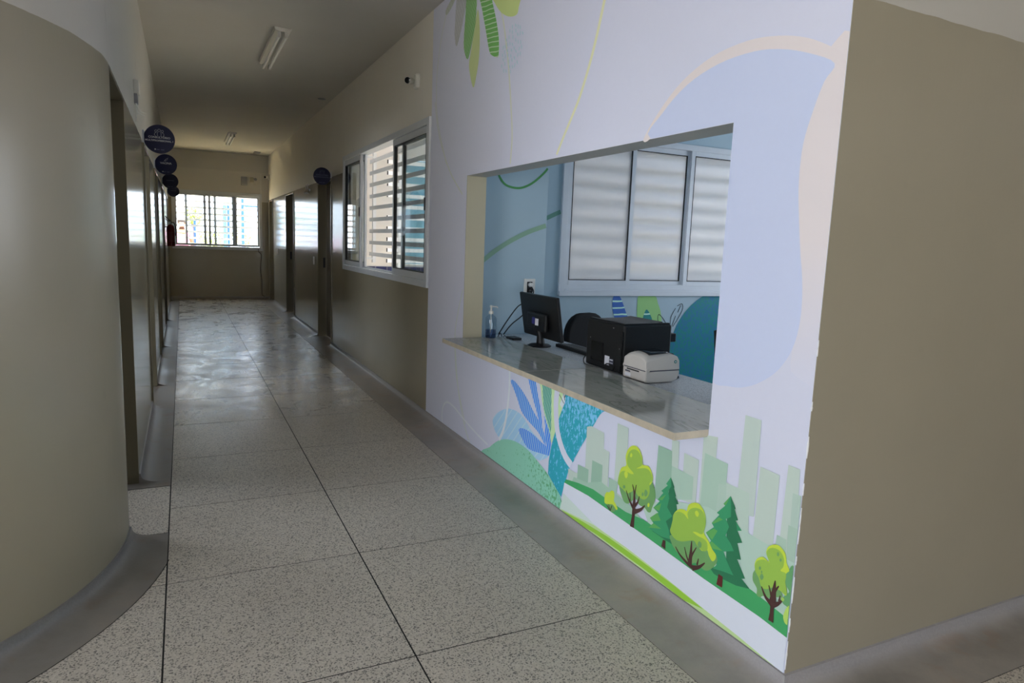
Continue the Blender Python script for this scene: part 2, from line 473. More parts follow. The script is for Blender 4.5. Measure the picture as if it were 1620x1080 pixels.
# lobby behind the camera, open to the street on its far side
wallgrid('wall_lobby_west', 'x', -4.4, -4.55, -5.0, RCY-RR+.16, 0, H, [(-3.6, 0.4, -1, 2.6)], [M['wall_left']])
wallgrid('wall_lobby_east', 'x', 6.2, 6.35, -5.0, PYE, 0, H, [(2.4, 4.0, 1.1, 2.3)], [M['wall_right'], M['rxblue']], lambda k, c: 1 if k == 'front' and c[0] > 1.5 else 0, cuts=(1.5,))  # the hole is an unseen window added to bring daylight into the reception
wallgrid('wall_entrance', 'y', -5.0, -5.15, -4.55, 6.35, 0, H, [(-1.2, -0.3, -1, 2.2)], [M['wall_left']])

# ceilings and roof
mb = MB()
mb.box(-4.55, 6.35, -5.15, YC+.0, H, H+.25)
mb.box(-4.55, XW+WT, YC, RCY-.0, H, H+.25)
mb.box(XD-3.5, XW+WT, RCY, YE+.15, H, H+.25)
struct(mb.build('ceiling', M['ceiling']))
mb = MB(); mb.box(XW+WT, 6.35, YC, 5.0, H, H+.25)
struct(mb.build('ceiling_reception', M['rxblue']))

# reception room
wallgrid('wall_reception', 'y', 4.85, 5.0, XW+WT, 6.2, 0, H, [(2.78, 5.36, 1.02, 2.31)], [M['rxblue'], M['ext_white']], lambda k, c: 1 if k == 'back' else 0)
mb = MB(); mb.box(XW+WT, 2.475, 4.55, 4.85, 0, H)
struct(mb.build('wall_pilaster', M['rxblue'], bev=.004), 'pale blue pilaster beside the reception window')
# patio
PY = 8.45
wallgrid('wall_patio', 'y', PY, PY+.15, XW+WT, 6.2, 0, H, [(2.55, 5.2, 1.10, 2.42)], [M['ext_white']])
mb = MB(); mb.box(2.55, 5.2, PY+.16, PY+.17, 1.1, 2.42)
struct(mb.build('window_4', plain('dim room blue', (120,170,190), .6)), 'pale blue panes across the patio')
mb = MB(); mb.box(XW+WT, 6.2, 5.0, PY, -.06, -.01)
struct(mb.build('floor_patio', M['concrete_out']))
mb = MB(); mb.box(XW+WT, 6.35, 5.0, 6.0, H, H+.2); mb.box(XW+WT, 3.7, 6.0, PY+.15, H, H+.2); struct(mb.build('added_patio_roof', M['ext_white']))  # unseen roof added to cut patio daylight and keep sun off the panes
mb = MB(); mb.box(XW+WT, 6.2, PY-.012, PY, 0, 1.075)
dado = struct(mb.build('wall_tile_band', M['grout']), 'navy tiled dado on the patio wall')
tv = MB(); tv.box(-.071, .071, -.006, 0, -.048, .048)
t0 = None
for r in range(2):
    for i in range(10):
        x, z = 1.95+i*.148, 1.02-r*.102
        if t0 is None: t0 = tv.build('tile', M['navy_tile'], dado); o = t0
        else: o = t0.copy(); link(o)
        o.location = (x, PY-.012, z)

# unseen room behind the first two doorways, added to light the corridor
wallgrid('wall_added_room', 'x', -3.6, -3.75, 2.2, 7.8, 0, H, [(4.6, 6.8, 1.0, 2.3)], [M['ceiling']])
mb = MB(); mb.box(-3.75, XD-.16, 7.65, 7.8, 0, H); struct(mb.build('wall_added_room_north', M['ceiling']))
mb = MB(); mb.box(-3.6, XD-.17, 2.27, 7.65, -.02, -.002); struct(mb.build('floor_added_room', M['terrazzo']))
# closed rooms behind the corridor walls keep daylight out of the doorways
# ------------------------------------------------------------------ floor
mb = MB(); mb.box(-4.5, XW+.02, -5.15, YE, -.08, -.0012); mb.box(XW+.02, 6.2, -5.15, 5.0, -.08, -.0012); mb.box(XD-.5, XD+.02, 3, YE, -.08, -.0012)
floor = struct(mb.build('floor', M['joint']), 'speckled grey terrazzo slabs with dark joints')
G = .003
xs = [-4.4, -3.98, -3.205, -2.43, -1.655, -.872, -.097, .678, 1.485, 2.29, 3.095, 3.9, 4.705, 5.51, 6.2]
ys = [2.043 + .834*k for k in range(-8, 17)] + [YE]
slab_n = 0; meshes = {}
def slab(x0, x1, y0, y1):
    global slab_n
    w, d = round(x1-x0-2*G, 3), round(y1-y0-2*G, 3)
    if w <= .01 or d <= .01: return
    if (w, d) not in meshes:
        b_ = MB(); b_.box(-w/2, w/2, -d/2, d/2, -.006, 0)
        o = b_.build('terrazzo_slab', M['terrazzo'], floor); meshes[(w, d)] = o.data
    else:
        o = bpy.data.objects.new('terrazzo_slab', meshes[(w, d)]); link(o); par(o, floor)
    o.location = ((x0+x1)/2, (y0+y1)/2, 0); slab_n += 1
prev = -5.0
for y in ys:
    if y > -5.0:
        y0, y1 = prev, y
        for i in range(len(xs)-1):
            x0, x1 = xs[i], xs[i+1]
            if y0 >= 3.3:                       # corridor only
                if not (-.1 < x0 < 1.4): continue
                slab(x0, x1, y0, y1)
            elif y0 >= 1.2:
                if x1 <= -4.3 or x0 >= 1.48: continue
                slab(x0, x1, y0, min(y1, 3.385) if x0 < -.2 else y1)
            else:
                ye = min(y1, 1.178) if x0 >= 1.48 else y1
                slab(x0, x1, y0, ye)
        prev = y
slab(XD-.16, -.097, 3.405, 4.065)               # threshold of the first door
mb = MB(); mb.box(XW+WT, 6.2, YC+.15, 4.85, -.006, -.001)
struct(mb.build('floor_reception', M['terrazzo']))

# ------------------------------------------------------------------ cement skirting: floor strip plus coved upstand
def sweep(path, prof, out):
    """path: list of (x,y) with the room on its left side; prof: (distance from wall, z)"""
    k = len(path); V = []
    P = [Vector((*p, 0)) for p in path]
    for i in range(k):
        t0 = (P[i]-P[i-1]).normalized() if i else (P[1]-P[0]).normalized()
        t1 = (P[i+1]-P[i]).normalized() if i < k-1 else t0
        n0, n1 = Vector((-t0.y, t0.x, 0)), Vector((-t1.y, t1.x, 0))
        nb = (n0+n1).normalized(); sc = 1/max(.3, nb.dot(n0))
        for d, z in prof:
            q = P[i]+nb*sc*d; V.append((q.x, q.y, z))
    n = len(prof)
    F = [(i*n+j, i*n+j+1, (i+1)*n+j+1, (i+1)*n+j) for i in range(k-1) for j in range(n-1)]
    F += [tuple(range(n)), tuple((k-1)*n+j for j in range(n))]
    out.add(V, F)
def prof(w):
    c = [(w, -.004), (w, .0012), (.105, .0016)]
    for i in range(1, 8):
        a = math.pi/2*i/8
        c.append((.105-.093*math.sin(a), .0016+.036*(1-math.cos(a))))
    c += [(.010, .040), (.008, .054), (0, .056), (-.01, .056), (-.01, -.004)]
    return c
def flat(w): return [(w, -.004), (w, .0012), (-.15, .0012), (-.15, -.004)]
# mural wall and return wall; room on the left when walking +y ... use reversed path so that normals point into the corridor
mb = MB()
RW = XW-1.485
sweep([(6.2, YC), (XW, YC), (XW, 8.90)][::1], [(d, z) for d, z in prof(RW)], mb)
b1 = mb
sweep([(XW, 8.90), (XW, 9.86)], flat(RW), mb)
sweep([(XW, 9.86), (XW, 12.15)], prof(RW), mb)
sweep([(XW, 12.15), (XW, 13.15)], flat(RW), mb)
sweep([(XW, 13.15), (XW, 15.10)], prof(RW), mb)
sweep([(XW, 15.10), (XW, 15.80)], flat(RW), mb)
sweep([(XW, 15.80), (XW, YE), (XD, YE)], prof(.1), mb)
struct(mb.build('baseboard_right', M['cement'], smooth=True), 'trowelled cement skirting under the mural')
mb = MB(); LW = .159
arc = [(RCX+RR*math.cos(-math.pi/2*i/24), RCY+RR*math.sin(-math.pi/2*i/24)) for i in range(25)]
sweep([(XD, 3.40)] + arc + [(-4.4, RCY-RR)], prof(.19), mb)
cuts = [4.07] + [v for d in LDOORS[1:] for v in d] + [YE]
sweep([(XD, 4.16), (XD, 4.07)], flat(LW), mb)
cuts[0] = 4.16
for i in range(len(cuts)-1):
    sweep([(XD, cuts[i+1]), (XD, cuts[i])], prof(LW) if i % 2 == 0 else flat(LW), mb)
mb.v = [(min(v[0], -.0985), v[1], v[2]) if v[1] > 2.8 else v for v in mb.v]
struct(mb.build('baseboard_left', M['cement_shaded'], smooth=True), 'trowelled cement skirting around the round wall')
# dark joint around the round strip
mb = MB(); V = []; F = []
for i in range(33):
    a = -.19-(math.pi/2-.19)*i/32
    for r in (RR+.189, RR+.193): V.append((RCX+r*math.cos(a), RCY+r*math.sin(a), .0006))
mb.add(V, [(2*i, 2*i+1, 2*i+3, 2*i+2) for i in range(32)])
struct(mb.build('trim_2', M['joint']), 'dark joint around the round cement strip')

# ------------------------------------------------------------------ doors
def door(k, side, y0, y1, hz):
    """steel frame, leaf set back in the wall"""
    x0 = XW if side > 0 else XD; s = side
    root = sroot('door_%d' % k, (x0+s*.1, (y0+y1)/2, 0), 'olive door leaf set back in its frame')
    t = .025 if k > 1 else .004
    mb = MB(); fx = sorted((x0-s*(.012 if k > 1 else -.0005), x0+s*.158))
    mb.box(fx[0], fx[1], y0, y0+t, 0, hz); mb.box(fx[0], fx[1], y1-t, y1, 0, hz); mb.box(fx[0], fx[1], y0+t, y1-t, hz-t, hz)
    mb.build('door_frame', M['frame' if k > 1 else 'jamb'], root, bev=.004 if k > 1 else 0)
    lx = sorted((x0+s*.11, x0+s*.145)); mb = MB(); mb.box(lx[0], lx[1], y0+t+.003, y1-t-.003, .008, hz-t-.003) if k > 2 else mb.box(x0-.92, x0-.165, y0-.04, y0-.005, .008, hz-.01)
    leaf = mb.build('door_leaf', M['door'], root, bev=.002)
    hx = x0+s*.11; yh = y0+.10
    if k <= 2: hx = x0-.80
    mb = MB(); mb.box(*sorted((hx-s*.008, hx)), yh-.02, yh+.02, .93, 1.11)
    mb.tube([(hx-s*.008, yh, 1.05), (hx-s*.045, yh, 1.05), (hx-s*.048, yh+.11, 1.05)], .008, 8)
    mb.build('door_handle', M['steel'], leaf, smooth=True)
    if side > 0:
        mb = MB(); mb.box(hx-.05, hx-.02, y1-t-.003, y1-t, .98, 1.12); mb.build('strike_plate', M['black_plastic'], root)
for i, (a, b) in enumerate(LDOORS): door(i+1, -1, a, b, LH)
for i, (a, b) in enumerate(RDOORS): door(i+6, 1, a, b, RH)

# ------------------------------------------------------------------ windows
def rect_frame(mb, axis, a0, a1, u0, u1, z0, z1, w, wz=None):
    wz = wz or w
    def bx(p, q, r, s):
        if axis == 'x': mb.box(a0, a1, p, q, r, s)
        else: mb.box(p, q, a0, a1, r, s)
    bx(u0, u0+w, z0, z1); bx(u1-w, u1, z0, z1); bx(u0+w, u1-w, z0, z0+wz); bx(u0+w, u1-w, z1-wz, z1)
def sash(root, axis, a0, a1, u0, u1, z0, z1, w, gmat, latch=False, wz=None):
    mb = MB(); rect_frame(mb, axis, a0, a1, u0, u1, z0, z1, w, wz)
    s = mb.build('sash', M['alu'], root, bev=.002); wz = wz or w
    mb = MB(); g = .006; rect_frame(mb, axis, a0-.0015, a1+.0015, u0+w-.001, u1-w+.001, z0+wz-.001, z1-wz+.001, g)
    mb.build('gasket', M['gasket'], s)
    c = (a0+a1)/2; mb = MB()
    if axis == 'x': mb.box(c-.003, c+.003, u0+w, u1-w, z0+wz, z1-wz)
    else: mb.box(u0+w, u1-w, c-.003, c+.003, z0+wz, z1-wz)
    mb.build('pane', gmat, s)
    if latch:
        mb = MB(); zc = (z0+z1)/2
        if axis == 'x': mb.box(a0-.012, a0, latch-.012, latch+.012, zc-.05, zc+.05)
        else: mb.box(latch-.012, latch+.012, a0-.012, a0, zc-.05, zc+.05)
        mb.build('latch', M['black_plastic'], s, bev=.003)
# corridor window
y0, y1, z0, z1 = HALLWIN
w1 = sroot('window_1', (XW, (y0+y1)/2, z0), 'white aluminium sliding window slid open beside the mural')
mb = MB(); rect_frame(mb, 'x', XW-.018, XW+.085, y0-.02, y1+.02, z0-.02, z1+.02, .055); mb.build('window_frame', M['alu'], w1, bev=.003)
for q in (.028, .058):
    mb = MB(); mb.box(XW+q, XW+q+.003, y0+.035, y1-.035, z0+.035, z0+.05); mb.build('track', M['alu'], w1)
sash(w1, 'x', XW-.004, XW+.024, 5.12, 6.09, z0+.037, z1-.037, .045, M['glass'], latch=5.15, wz=.055)
sash(w1, 'x', XW+.032, XW+.056, 5.00+.13, 5.93, z0+.037, z1-.037, .045, M['glass'], wz=.055)
sash(w1, 'x', XW-.004, XW+.024, 7.33, 8.12, z0+.037, z1-.037, .045, M['glass'], latch=7.36, wz=.055)
sash(w1, 'x', XW+.032, XW+.056, 7.28, 8.10, z0+.037, z1-.037, .045, M['glass'], wz=.055)
# far window
x0, x1, z0, z1 = FARWIN
w2 = sroot('window_2', ((x0+x1)/2, YE, z0), 'white aluminium sliding window at the end of the corridor')
mb = MB(); rect_frame(mb, 'y', YE-.015, YE+.08, x0-.015, x1+.015, z0-.02, z1+.015, .055, .06)
mb.build('window_frame', M['alu'], w2, bev=.003)
mb = MB(); mb.box(x0-.02, x1+.02, YE-.04, YE, z0-.03, z0+.03); mb.build('window_sill', M['alu'], w2, bev=.004)
for p, q, t in ((-.14, .46, 0), (.42, 1.02, 1), (.51, 1.07, 0), (1.0, 1.53, 1), (.06, .66, 1)):
    sash(w2, 'y', YE-.004+t*.036, YE+.024+t*.036, p, q, z0+.045, z1-.045, .036, M['glass'], wz=.036)
# reception window
w3 = sroot('window_3', (4.0, 4.85, 1.02), 'frosted four-pane aluminium window above the reception mural')
mb = MB(); rect_frame(mb, 'y', 4.83, 4.92, 2.765, 5.375, 1.005, 2.325, .055, .05); mb.box(2.765, 5.375, 4.815, 4.83, 1.0, 1.04); mb.box(2.8, 5.35, 4.84, 4.9, 1.05, 1.10)
mb.build('window_frame', M['alu'], w3, bev=.003)
for i, x in enumerate((2.815, 3.42, 4.055, 4.69)):
    t = .03 if i % 2 else 0
    sash(w3, 'y', 4.838+t, 4.862+t, x, x+.655, 1.09, 2.275, .042, M['frosted'], latch=False)

# ------------------------------------------------------------------ fixed louvre screens outside the windows
def louvre(name, label, axis, a, u0, u1, z0, n, dz, posts, bd=.18, mt='louvre'):
    root = thing(name, label, 'louvre', ((a, (u0+u1)/2, z0-.1) if axis == 'x' else ((u0+u1)/2, a, z0-.1)), 'fixed louvre screens')
    L = u1-u0; mb = MB(); h, t = .044, .016
    mb.box(-t/2, t/2, -L/2, L/2, -h/2, h/2) if axis == 'x' else mb.box(-L/2, L/2, -t/2, t/2, -h/2, h/2)
    first = None
    for i in range(n):
        if first is None: o = first = mb.build('slat', M[mt], root, bev=.003)
        else: o = first.copy(); link(o); par(o, root)
        o.location = (a, (u0+u1)/2, z0+i*dz) if axis == 'x' else ((u0+u1)/2, a, z0+i*dz)
    for u in posts:
        mb = MB(); lo, hi = z0-.1, z0+(n-1)*dz+.1
        if axis == 'x': mb.box(a+.012, a+.05, u-.02, u+.02, lo, hi)
        else: mb.box(u-.02, u+.02, a+.012, a+.05, lo, hi)
        mb.build('post', M[mt], root)
        for zz in (lo+.05, hi-.05):
            mb = MB()
            if axis == 'x': mb.box(a-bd, a+.05, u-.012, u+.012, zz-.012, zz+.012)
            else: mb.box(u-.012, u+.012, a-bd, a+.05, zz-.012, zz+.012)
            mb.build('bracket', M['louvre'], root)
    return root
louvre('louvre_screen', 'white slatted louvre just outside the open corridor window', 'x', 2.02, 5.2, 8.12, 1.23, 9, .134, (5.3, 8.05), .155)
louvre('louvre_screen', 'white slatted louvre outside the window ending the corridor', 'y', 16.32, -.3, 1.75, 1.16, 9, .130, (-.28, 1.73), .215)
sl = None
for i in range(9):
    if sl is None:
        mb = MB(); mb.box(-1.285, 1.285, -.008, .008, -.022, .022); o = sl = mb.build('louvre_slat', M['louvre'], w3, bev=.003)
    else: o = sl.copy(); link(o); par(o, w3)
    o.location = (4.07, 4.934, 1.14+i*.136)
lv = louvre('louvre_screen', 'white louvre with dark slat ends across the patio', 'y', PY-.30, 2.24, 5.4, 1.15, 10, .131, (2.40, 5.3), .18, 'louvre_white')
for i in range(10):
    mb = MB(); mb.box(2.232, 2.242, PY-.31, PY-.29, 1.15+i*.131-.022, 1.15+i*.131+.022); mb.build('end_cap', M['gasket'], lv)
for c in [o for o in lv.children if o.name.startswith('bracket')]:
    c.location.y += .24
# ================================================================== MURALS (flat vinyl print)
KM = 1.42
def ink(c, k=KM): return tuple(min(.97, x*k) for x in lin(c))
_ink = {}
def inkmat(c, style=''):
    key = (tuple(c), style)
    if key in _ink: return _ink[key]
    mt, n, l, b = newmat('print ' + (style or 'flat')); p = pos(n); base = ink(c)
    b.inputs['Roughness'].default_value = 0.5; b.inputs['Specular IOR Level'].default_value = 0.35
    grain = noise(n, l, 40, p, 2)
    def veins(ang, period, width, col, dist=1.0):
        w = n.new('ShaderNodeTexWave'); w.wave_type = 'BANDS'; w.bands_direction = 'Y'
        w.inputs['Scale'].default_value = .314/period; w.inputs['Distortion'].default_value = dist; w.inputs['Detail'].default_value = 1; w.inputs['Detail Scale'].default_value = .6
        l.new(scaled(n, l, p, (1,1,1), (math.radians(ang),0,0)), w.inputs['Vector'])
        return mixc(n, l, ramp(n, l, w.outputs['Fac'], [(1-width, 0.0), (min(1,1-width+.06), 1.0)]), base, ink(col))
    if style == 'cream':
        sep = n.new('ShaderNodeSeparateXYZ'); l.new(p, sep.inputs[0])
        mr = n.new('ShaderNodeMapRange'); mr.inputs[1].default_value = .98; mr.inputs[2].default_value = 1.45; l.new(sep.outputs[2], mr.inputs[0])
        col = mixc(n, l, mr.outputs[0], ink(SHEET), base)
    elif style == 'vein_dark': col = veins(-12, .016, .12, (96,98,100), 2.5)
    elif style == 'vein_lime': col = veins(-4, .018, .16, (176,186,140), 1)
    elif style == 'vein_green': col = veins(-35, .026, .14, (176,194,168), 1.2)
    elif style == 'vein_green2': col = veins(82, .028, .14, (180,198,172), 2.2)
    elif style == 'vein_green3': col = veins(-16, .016, .16, (170,206,190), .8)
    elif style == 'vein_blue': col = veins(-12, .021, .17, (168,196,236), 2.0)
    elif style == 'vein_pale': col = veins(-45, .050, .10, (176,200,222), 1.0)
    elif style == 'teal':
        f = noise(n, l, 46, scaled(n, l, p, (1, 1.3, .8)), 3, .6, .5)
        sep = n.new('ShaderNodeSeparateXYZ'); l.new(p, sep.inputs[0])
        mr = n.new('ShaderNodeMapRange'); mr.inputs[1].default_value = .40; mr.inputs[2].default_value = .76; mr.inputs[3].default_value = -.10; mr.inputs[4].default_value = .10; l.new(sep.outputs[2], mr.inputs[0])
        col = mixc(n, l, ramp(n, l, mth(n, l, 'ADD', f, mr.outputs[0]), [(.50, 0.0), (.53, 1.0)]), ink((44,152,170)), ink((116,182,220)))
    elif style == 'mound':
        f = noise(n, l, 60, scaled(n, l, p, (1, 1, .8)), 3, .6)
        sep = n.new('ShaderNodeSeparateXYZ'); l.new(p, sep.inputs[0])
        mr = n.new('ShaderNodeMapRange'); mr.inputs[1].default_value = 2.6; mr.inputs[2].default_value = 3.5; mr.inputs[3].default_value = .07; mr.inputs[4].default_value = -.16; l.new(sep.outputs[1], mr.inputs[0])
        col = mixc(n, l, ramp(n, l, mth(n, l, 'ADD', f, mr.outputs[0]), [(.50, 0.0), (.53, 1.0)]), base, ink((92,160,112)))
    elif style == 'teal_dark':
        f = noise(n, l, 42, scaled(n, l, p, (1.2, 1, .9)), 3, .6)
        col = mixc(n, l, ramp(n, l, f, [(.46, 0.0), (.54, 1.0)]), base, ink((20,112,112)))
    else:
        col = mixc(n, l, mth(n, l, 'MULTIPLY', grain, .10), base, tuple(x*.8 for x in base))
    l.new(col, b.inputs['Base Color']); _ink[key] = mt; return mt
SHEET = (194, 196, 211)
MURAL = [
['cream_print',(206,198,198),0,'cream',[(1.476,2.008),(1.377,1.957),(1.267,1.067),(1.485,1.025),(1.509,1.11),(1.49,1.202),(1.495,1.31),(1.516,1.417),(1.534,1.525),(1.546,1.621),(1.544,1.737),(1.517,1.837),(1.488,1.912),(1.458,1.957)]],
['cream_arc_print',(206,198,198),0,'',[(2.363,1.85),(2.27,1.947),(2.142,2.036),(1.986,2.091),(1.818,2.105),(1.681,2.088),(1.569,2.055),(1.476,2.008),(1.412,1.965),(1.394,1.914),(1.458,1.957),(1.55,2.005),(1.662,2.043),(1.782,2.063),(1.946,2.059),(2.11,2.018),(2.247,1.937),(2.316,1.848)]],
['blue_blob_print',(184,192,218),0,'',[(2.316,1.848),(2.247,1.937),(2.11,2.018),(1.946,2.059),(1.782,2.063),(1.662,2.043),(1.55,2.005),(1.458,1.957),(1.488,1.912),(1.517,1.837),(1.544,1.737),(1.546,1.621),(1.534,1.525),(1.516,1.417),(1.495,1.31),(1.49,1.202),(1.509,1.11),(1.556,1.034),(1.624,0.98),(1.699,0.946),(1.773,0.935),(1.854,0.94),(1.888,1.077),(1.913,1.458),(1.881,1.793)]],
['olive_line_print',(206,206,172),-1,'',[(2.702,2.527),(2.717,2.493),(2.765,2.357),(2.818,2.236),(2.892,2.106),(2.962,2.018),(3.028,1.94),(3.09,1.861)],(0.022,0.016)],
['thin_line_print',(198,200,180),-1,'',[(3.91,2.854),(3.813,2.716),(3.745,2.54),(3.703,2.405),(3.653,2.186),(3.624,2.012),(3.636,1.864)],(0.012,0.012)],
['thin_line_print',(190,194,190),-1,'',[(4.779,2.996),(4.893,2.808),(4.958,2.545),(4.907,2.277),(4.708,1.958)],(0.01,0.01)],
['thin_line_print',(190,194,190),-1,'',[(4.981,2.429),(4.881,2.184),(4.647,1.913),(4.379,1.727)],(0.012,0.012)],
['thin_line_print',(190,196,192),-1,'',[(4.321,1.085),(4.402,0.915),(4.447,0.743),(4.397,0.457),(4.208,0.164)],(0.012,0.012)],
['thin_line_print',(192,198,196),-1,'',[(4.438,0.68),(4.412,0.563),(4.361,0.388),(4.275,0.222),(4.195,0.123),(4.115,0.053)],(0.014,0.014)],
['white_line_print',(204,208,222),-1,'',[(4.657,0.049),(4.676,0.124),(4.639,0.202),(4.559,0.24),(4.426,0.233),(4.273,0.2),(4.036,0.157),(3.82,0.13)],(0.018,0.012)],
['leaf_print',(183,190,183),1,'vein_dark',[(4.621,3.081),(4.781,3.027),(4.785,2.989),(4.733,2.988),(4.631,3.025),(4.591,3.072)]],
['leaf_print',(183,185,188),1,'vein_dark',[(4.561,3.053),(4.594,2.916),(4.601,2.809),(4.56,2.725),(4.486,2.8),(4.413,2.925),(4.393,3.004)]],
['leaf_print',(183,195,138),1,'vein_lime',[(4.195,2.864),(4.154,2.727),(4.154,2.562),(4.195,2.45),(4.234,2.396),(4.292,2.478),(4.319,2.56),(4.287,2.647),(4.243,2.749)]],
['leaf_print',(106,161,88),1,'vein_green',[(4.38,3.01),(4.409,2.867),(4.425,2.718),(4.401,2.645),(4.348,2.595),(4.304,2.642),(4.243,2.749),(4.219,2.853),(4.235,2.967)]],
['leaf_print',(106,166,88),1,'vein_green2',[(4.186,2.97),(4.127,2.846),(4.056,2.702),(4.0,2.582),(3.962,2.538),(3.87,2.503),(3.85,2.521),(3.857,2.609),(3.898,2.714),(3.964,2.835),(4.016,2.92)]],
['leaf_print',(183,199,124),1,'vein_lime',[(4.004,2.916),(3.93,2.825),(3.837,2.748),(3.728,2.695),(3.627,2.676),(3.599,2.707),(3.603,2.796)]],
['dot_print',(168,194,202),-2,'',[(3.689,2.606)]],
['dot_print',(168,194,202),-2,'',[(3.584,2.561)]],
['dot_print',(168,194,202),-2,'',[(3.646,2.561)]],
['dot_print',(168,194,202),-2,'',[(3.722,2.394)]],
['dot_print',(168,194,202),-2,'',[(3.575,2.566)]],
['dot_print',(168,194,202),-2,'',[(3.702,2.476)]],
['dot_print',(168,194,202),-2,'',[(3.556,2.591)]],
['dot_print',(168,194,202),-2,'',[(3.617,2.444)]],
['dot_print',(168,194,202),-2,'',[(3.657,2.591)]],
['dot_print',(168,194,202),-2,'',[(3.668,2.619)]],
['dot_print',(168,194,202),-2,'',[(3.642,2.553)]],
['dot_print',(168,194,202),-2,'',[(3.65,2.524)]],
['dot_print',(168,194,202),-2,'',[(3.625,2.513)]],
['dot_print',(168,194,202),-2,'',[(3.575,2.607)]],
['dot_print',(168,194,202),-2,'',[(3.78,2.493)]],
['dot_print',(168,194,202),-2,'',[(3.713,2.504)]],
['dot_print',(168,194,202),-2,'',[(3.663,2.547)]],
['dot_print',(168,194,202),-2,'',[(3.522,2.553)]],
['dot_print',(168,194,202),-2,'',[(3.683,2.591)]],
['dot_print',(168,194,202),-2,'',[(3.619,2.554)]],
['dot_print',(168,194,202),-2,'',[(3.686,2.438)]],
['dot_print',(168,194,202),-2,'',[(3.701,2.495)]],
['dot_print',(168,194,202),-2,'',[(3.549,2.585)]],
['dot_print',(168,194,202),-2,'',[(3.574,2.45)]],
['dot_print',(168,194,202),-2,'',[(3.731,2.566)]],
['dot_print',(168,194,202),-2,'',[(3.745,2.533)]],
['dot_print',(168,194,202),-2,'',[(3.779,2.472)]],
['dot_print',(168,194,202),-2,'',[(3.665,2.378)]],
['dot_print',(168,194,202),-2,'',[(3.609,2.402)]],
['dot_print',(168,194,202),-2,'',[(3.676,2.607)]],
['dot_print',(168,194,202),-2,'',[(3.673,2.374)]],
['dot_print',(168,194,202),-2,'',[(3.575,2.52)]],
['dot_print',(168,194,202),-2,'',[(3.61,2.587)]],
['dot_print',(168,194,202),-2,'',[(3.76,2.516)]],
['dot_print',(168,194,202),-2,'',[(3.577,2.508)]],
['dot_print',(168,194,202),-2,'',[(3.727,2.543)]],
['dot_print',(168,194,202),-2,'',[(3.713,2.403)]],
['dot_print',(168,194,202),-2,'',[(3.559,2.479)]],
['dot_print',(168,194,202),-2,'',[(3.719,2.41)]],
['dot_print',(168,194,202),-2,'',[(3.662,2.616)]],
['dot_print',(168,194,202),-2,'',[(3.725,2.41)]],
['dot_print',(168,194,202),-2,'',[(3.694,2.465)]],
['dot_print',(168,194,202),-2,'',[(3.564,2.441)]],
['dot_print',(168,194,202),-2,'',[(3.563,2.472)]],
['dot_print',(168,194,202),-2,'',[(3.603,2.437)]],
['dot_print',(168,194,202),-2,'',[(3.707,2.392)]],
['dot_print',(168,194,202),-2,'',[(3.615,2.617)]],
['dot_print',(168,194,202),-2,'',[(3.55,2.578)]],
['dot_print',(168,194,202),-2,'',[(3.611,2.471)]],
['dot_print',(168,194,202),-2,'',[(3.556,2.583)]],
['dot_print',(168,194,202),-2,'',[(3.545,2.462)]],
['dot_print',(168,194,202),-2,'',[(3.553,2.559)]],
['dot_print',(168,194,202),-2,'',[(3.607,2.537)]],
['dot_print',(168,194,202),-2,'',[(3.658,2.494)]],
['dot_print',(168,194,202),-2,'',[(3.624,2.497)]],
['dot_print',(168,194,202),-2,'',[(3.547,2.446)]],
['dot_print',(168,194,202),-2,'',[(3.576,2.476)]],
['dot_print',(168,194,202),-2,'',[(3.785,2.433)]],
['dot_print',(168,194,202),-2,'',[(3.57,2.595)]],
['dot_print',(168,194,202),-2,'',[(3.641,2.531)]],
['dot_print',(168,194,202),-2,'',[(3.575,2.534)]],
['dot_print',(168,194,202),-2,'',[(3.728,2.521)]],
['dot_print',(168,194,202),-2,'',[(3.532,2.582)]],
['dot_print',(168,194,202),-2,'',[(3.76,2.49)]],
['dot_print',(168,194,202),-2,'',[(3.544,2.472)]],
['dot_print',(168,194,202),-2,'',[(3.661,2.401)]],
['dot_print',(168,194,202),-2,'',[(3.584,2.603)]],
['dot_print',(168,194,202),-2,'',[(3.553,2.56)]],
['dot_print',(168,194,202),-2,'',[(3.699,2.415)]],
['dot_print',(168,194,202),-2,'',[(3.665,2.419)]],
['dot_print',(168,194,202),-2,'',[(3.738,2.413)]],
['dot_print',(168,194,202),-2,'',[(3.656,2.546)]],
['dot_print',(168,194,202),-2,'',[(3.704,2.499)]],
['dot_print',(168,194,202),-2,'',[(3.649,2.439)]],
['dot_print',(168,194,202),-2,'',[(3.715,2.416)]],
['dot_print',(168,194,202),-2,'',[(3.685,2.432)]],
['dot_print',(168,194,202),-2,'',[(3.598,2.457)]],
['dot_print',(168,194,202),-2,'',[(3.694,2.393)]],
['dot_print',(168,194,202),-2,'',[(3.65,2.384)]],
['dot_print',(168,194,202),-2,'',[(3.697,2.406)]],
['dot_print',(168,194,202),-2,'',[(3.568,2.45)]],
['dot_print',(168,194,202),-2,'',[(3.676,2.606)]],
['dot_print',(168,194,202),-2,'',[(3.579,2.521)]],
['dot_print',(168,194,202),-2,'',[(3.614,2.593)]],
['dot_print',(168,194,202),-2,'',[(3.573,2.57)]],
['dot_print',(168,194,202),-2,'',[(3.543,2.51)]],
['dot_print',(168,194,202),-2,'',[(3.633,2.537)]],
['dot_print',(168,194,202),-2,'',[(3.627,2.607)]],
['dot_print',(168,194,202),-2,'',[(3.668,2.381)]],
['dot_print',(168,194,202),-2,'',[(3.74,2.476)]],
['dot_print',(168,194,202),-2,'',[(3.705,2.569)]],
['dot_print',(168,194,202),-2,'',[(3.534,2.566)]],
['dot_print',(168,194,202),-2,'',[(3.627,2.496)]],
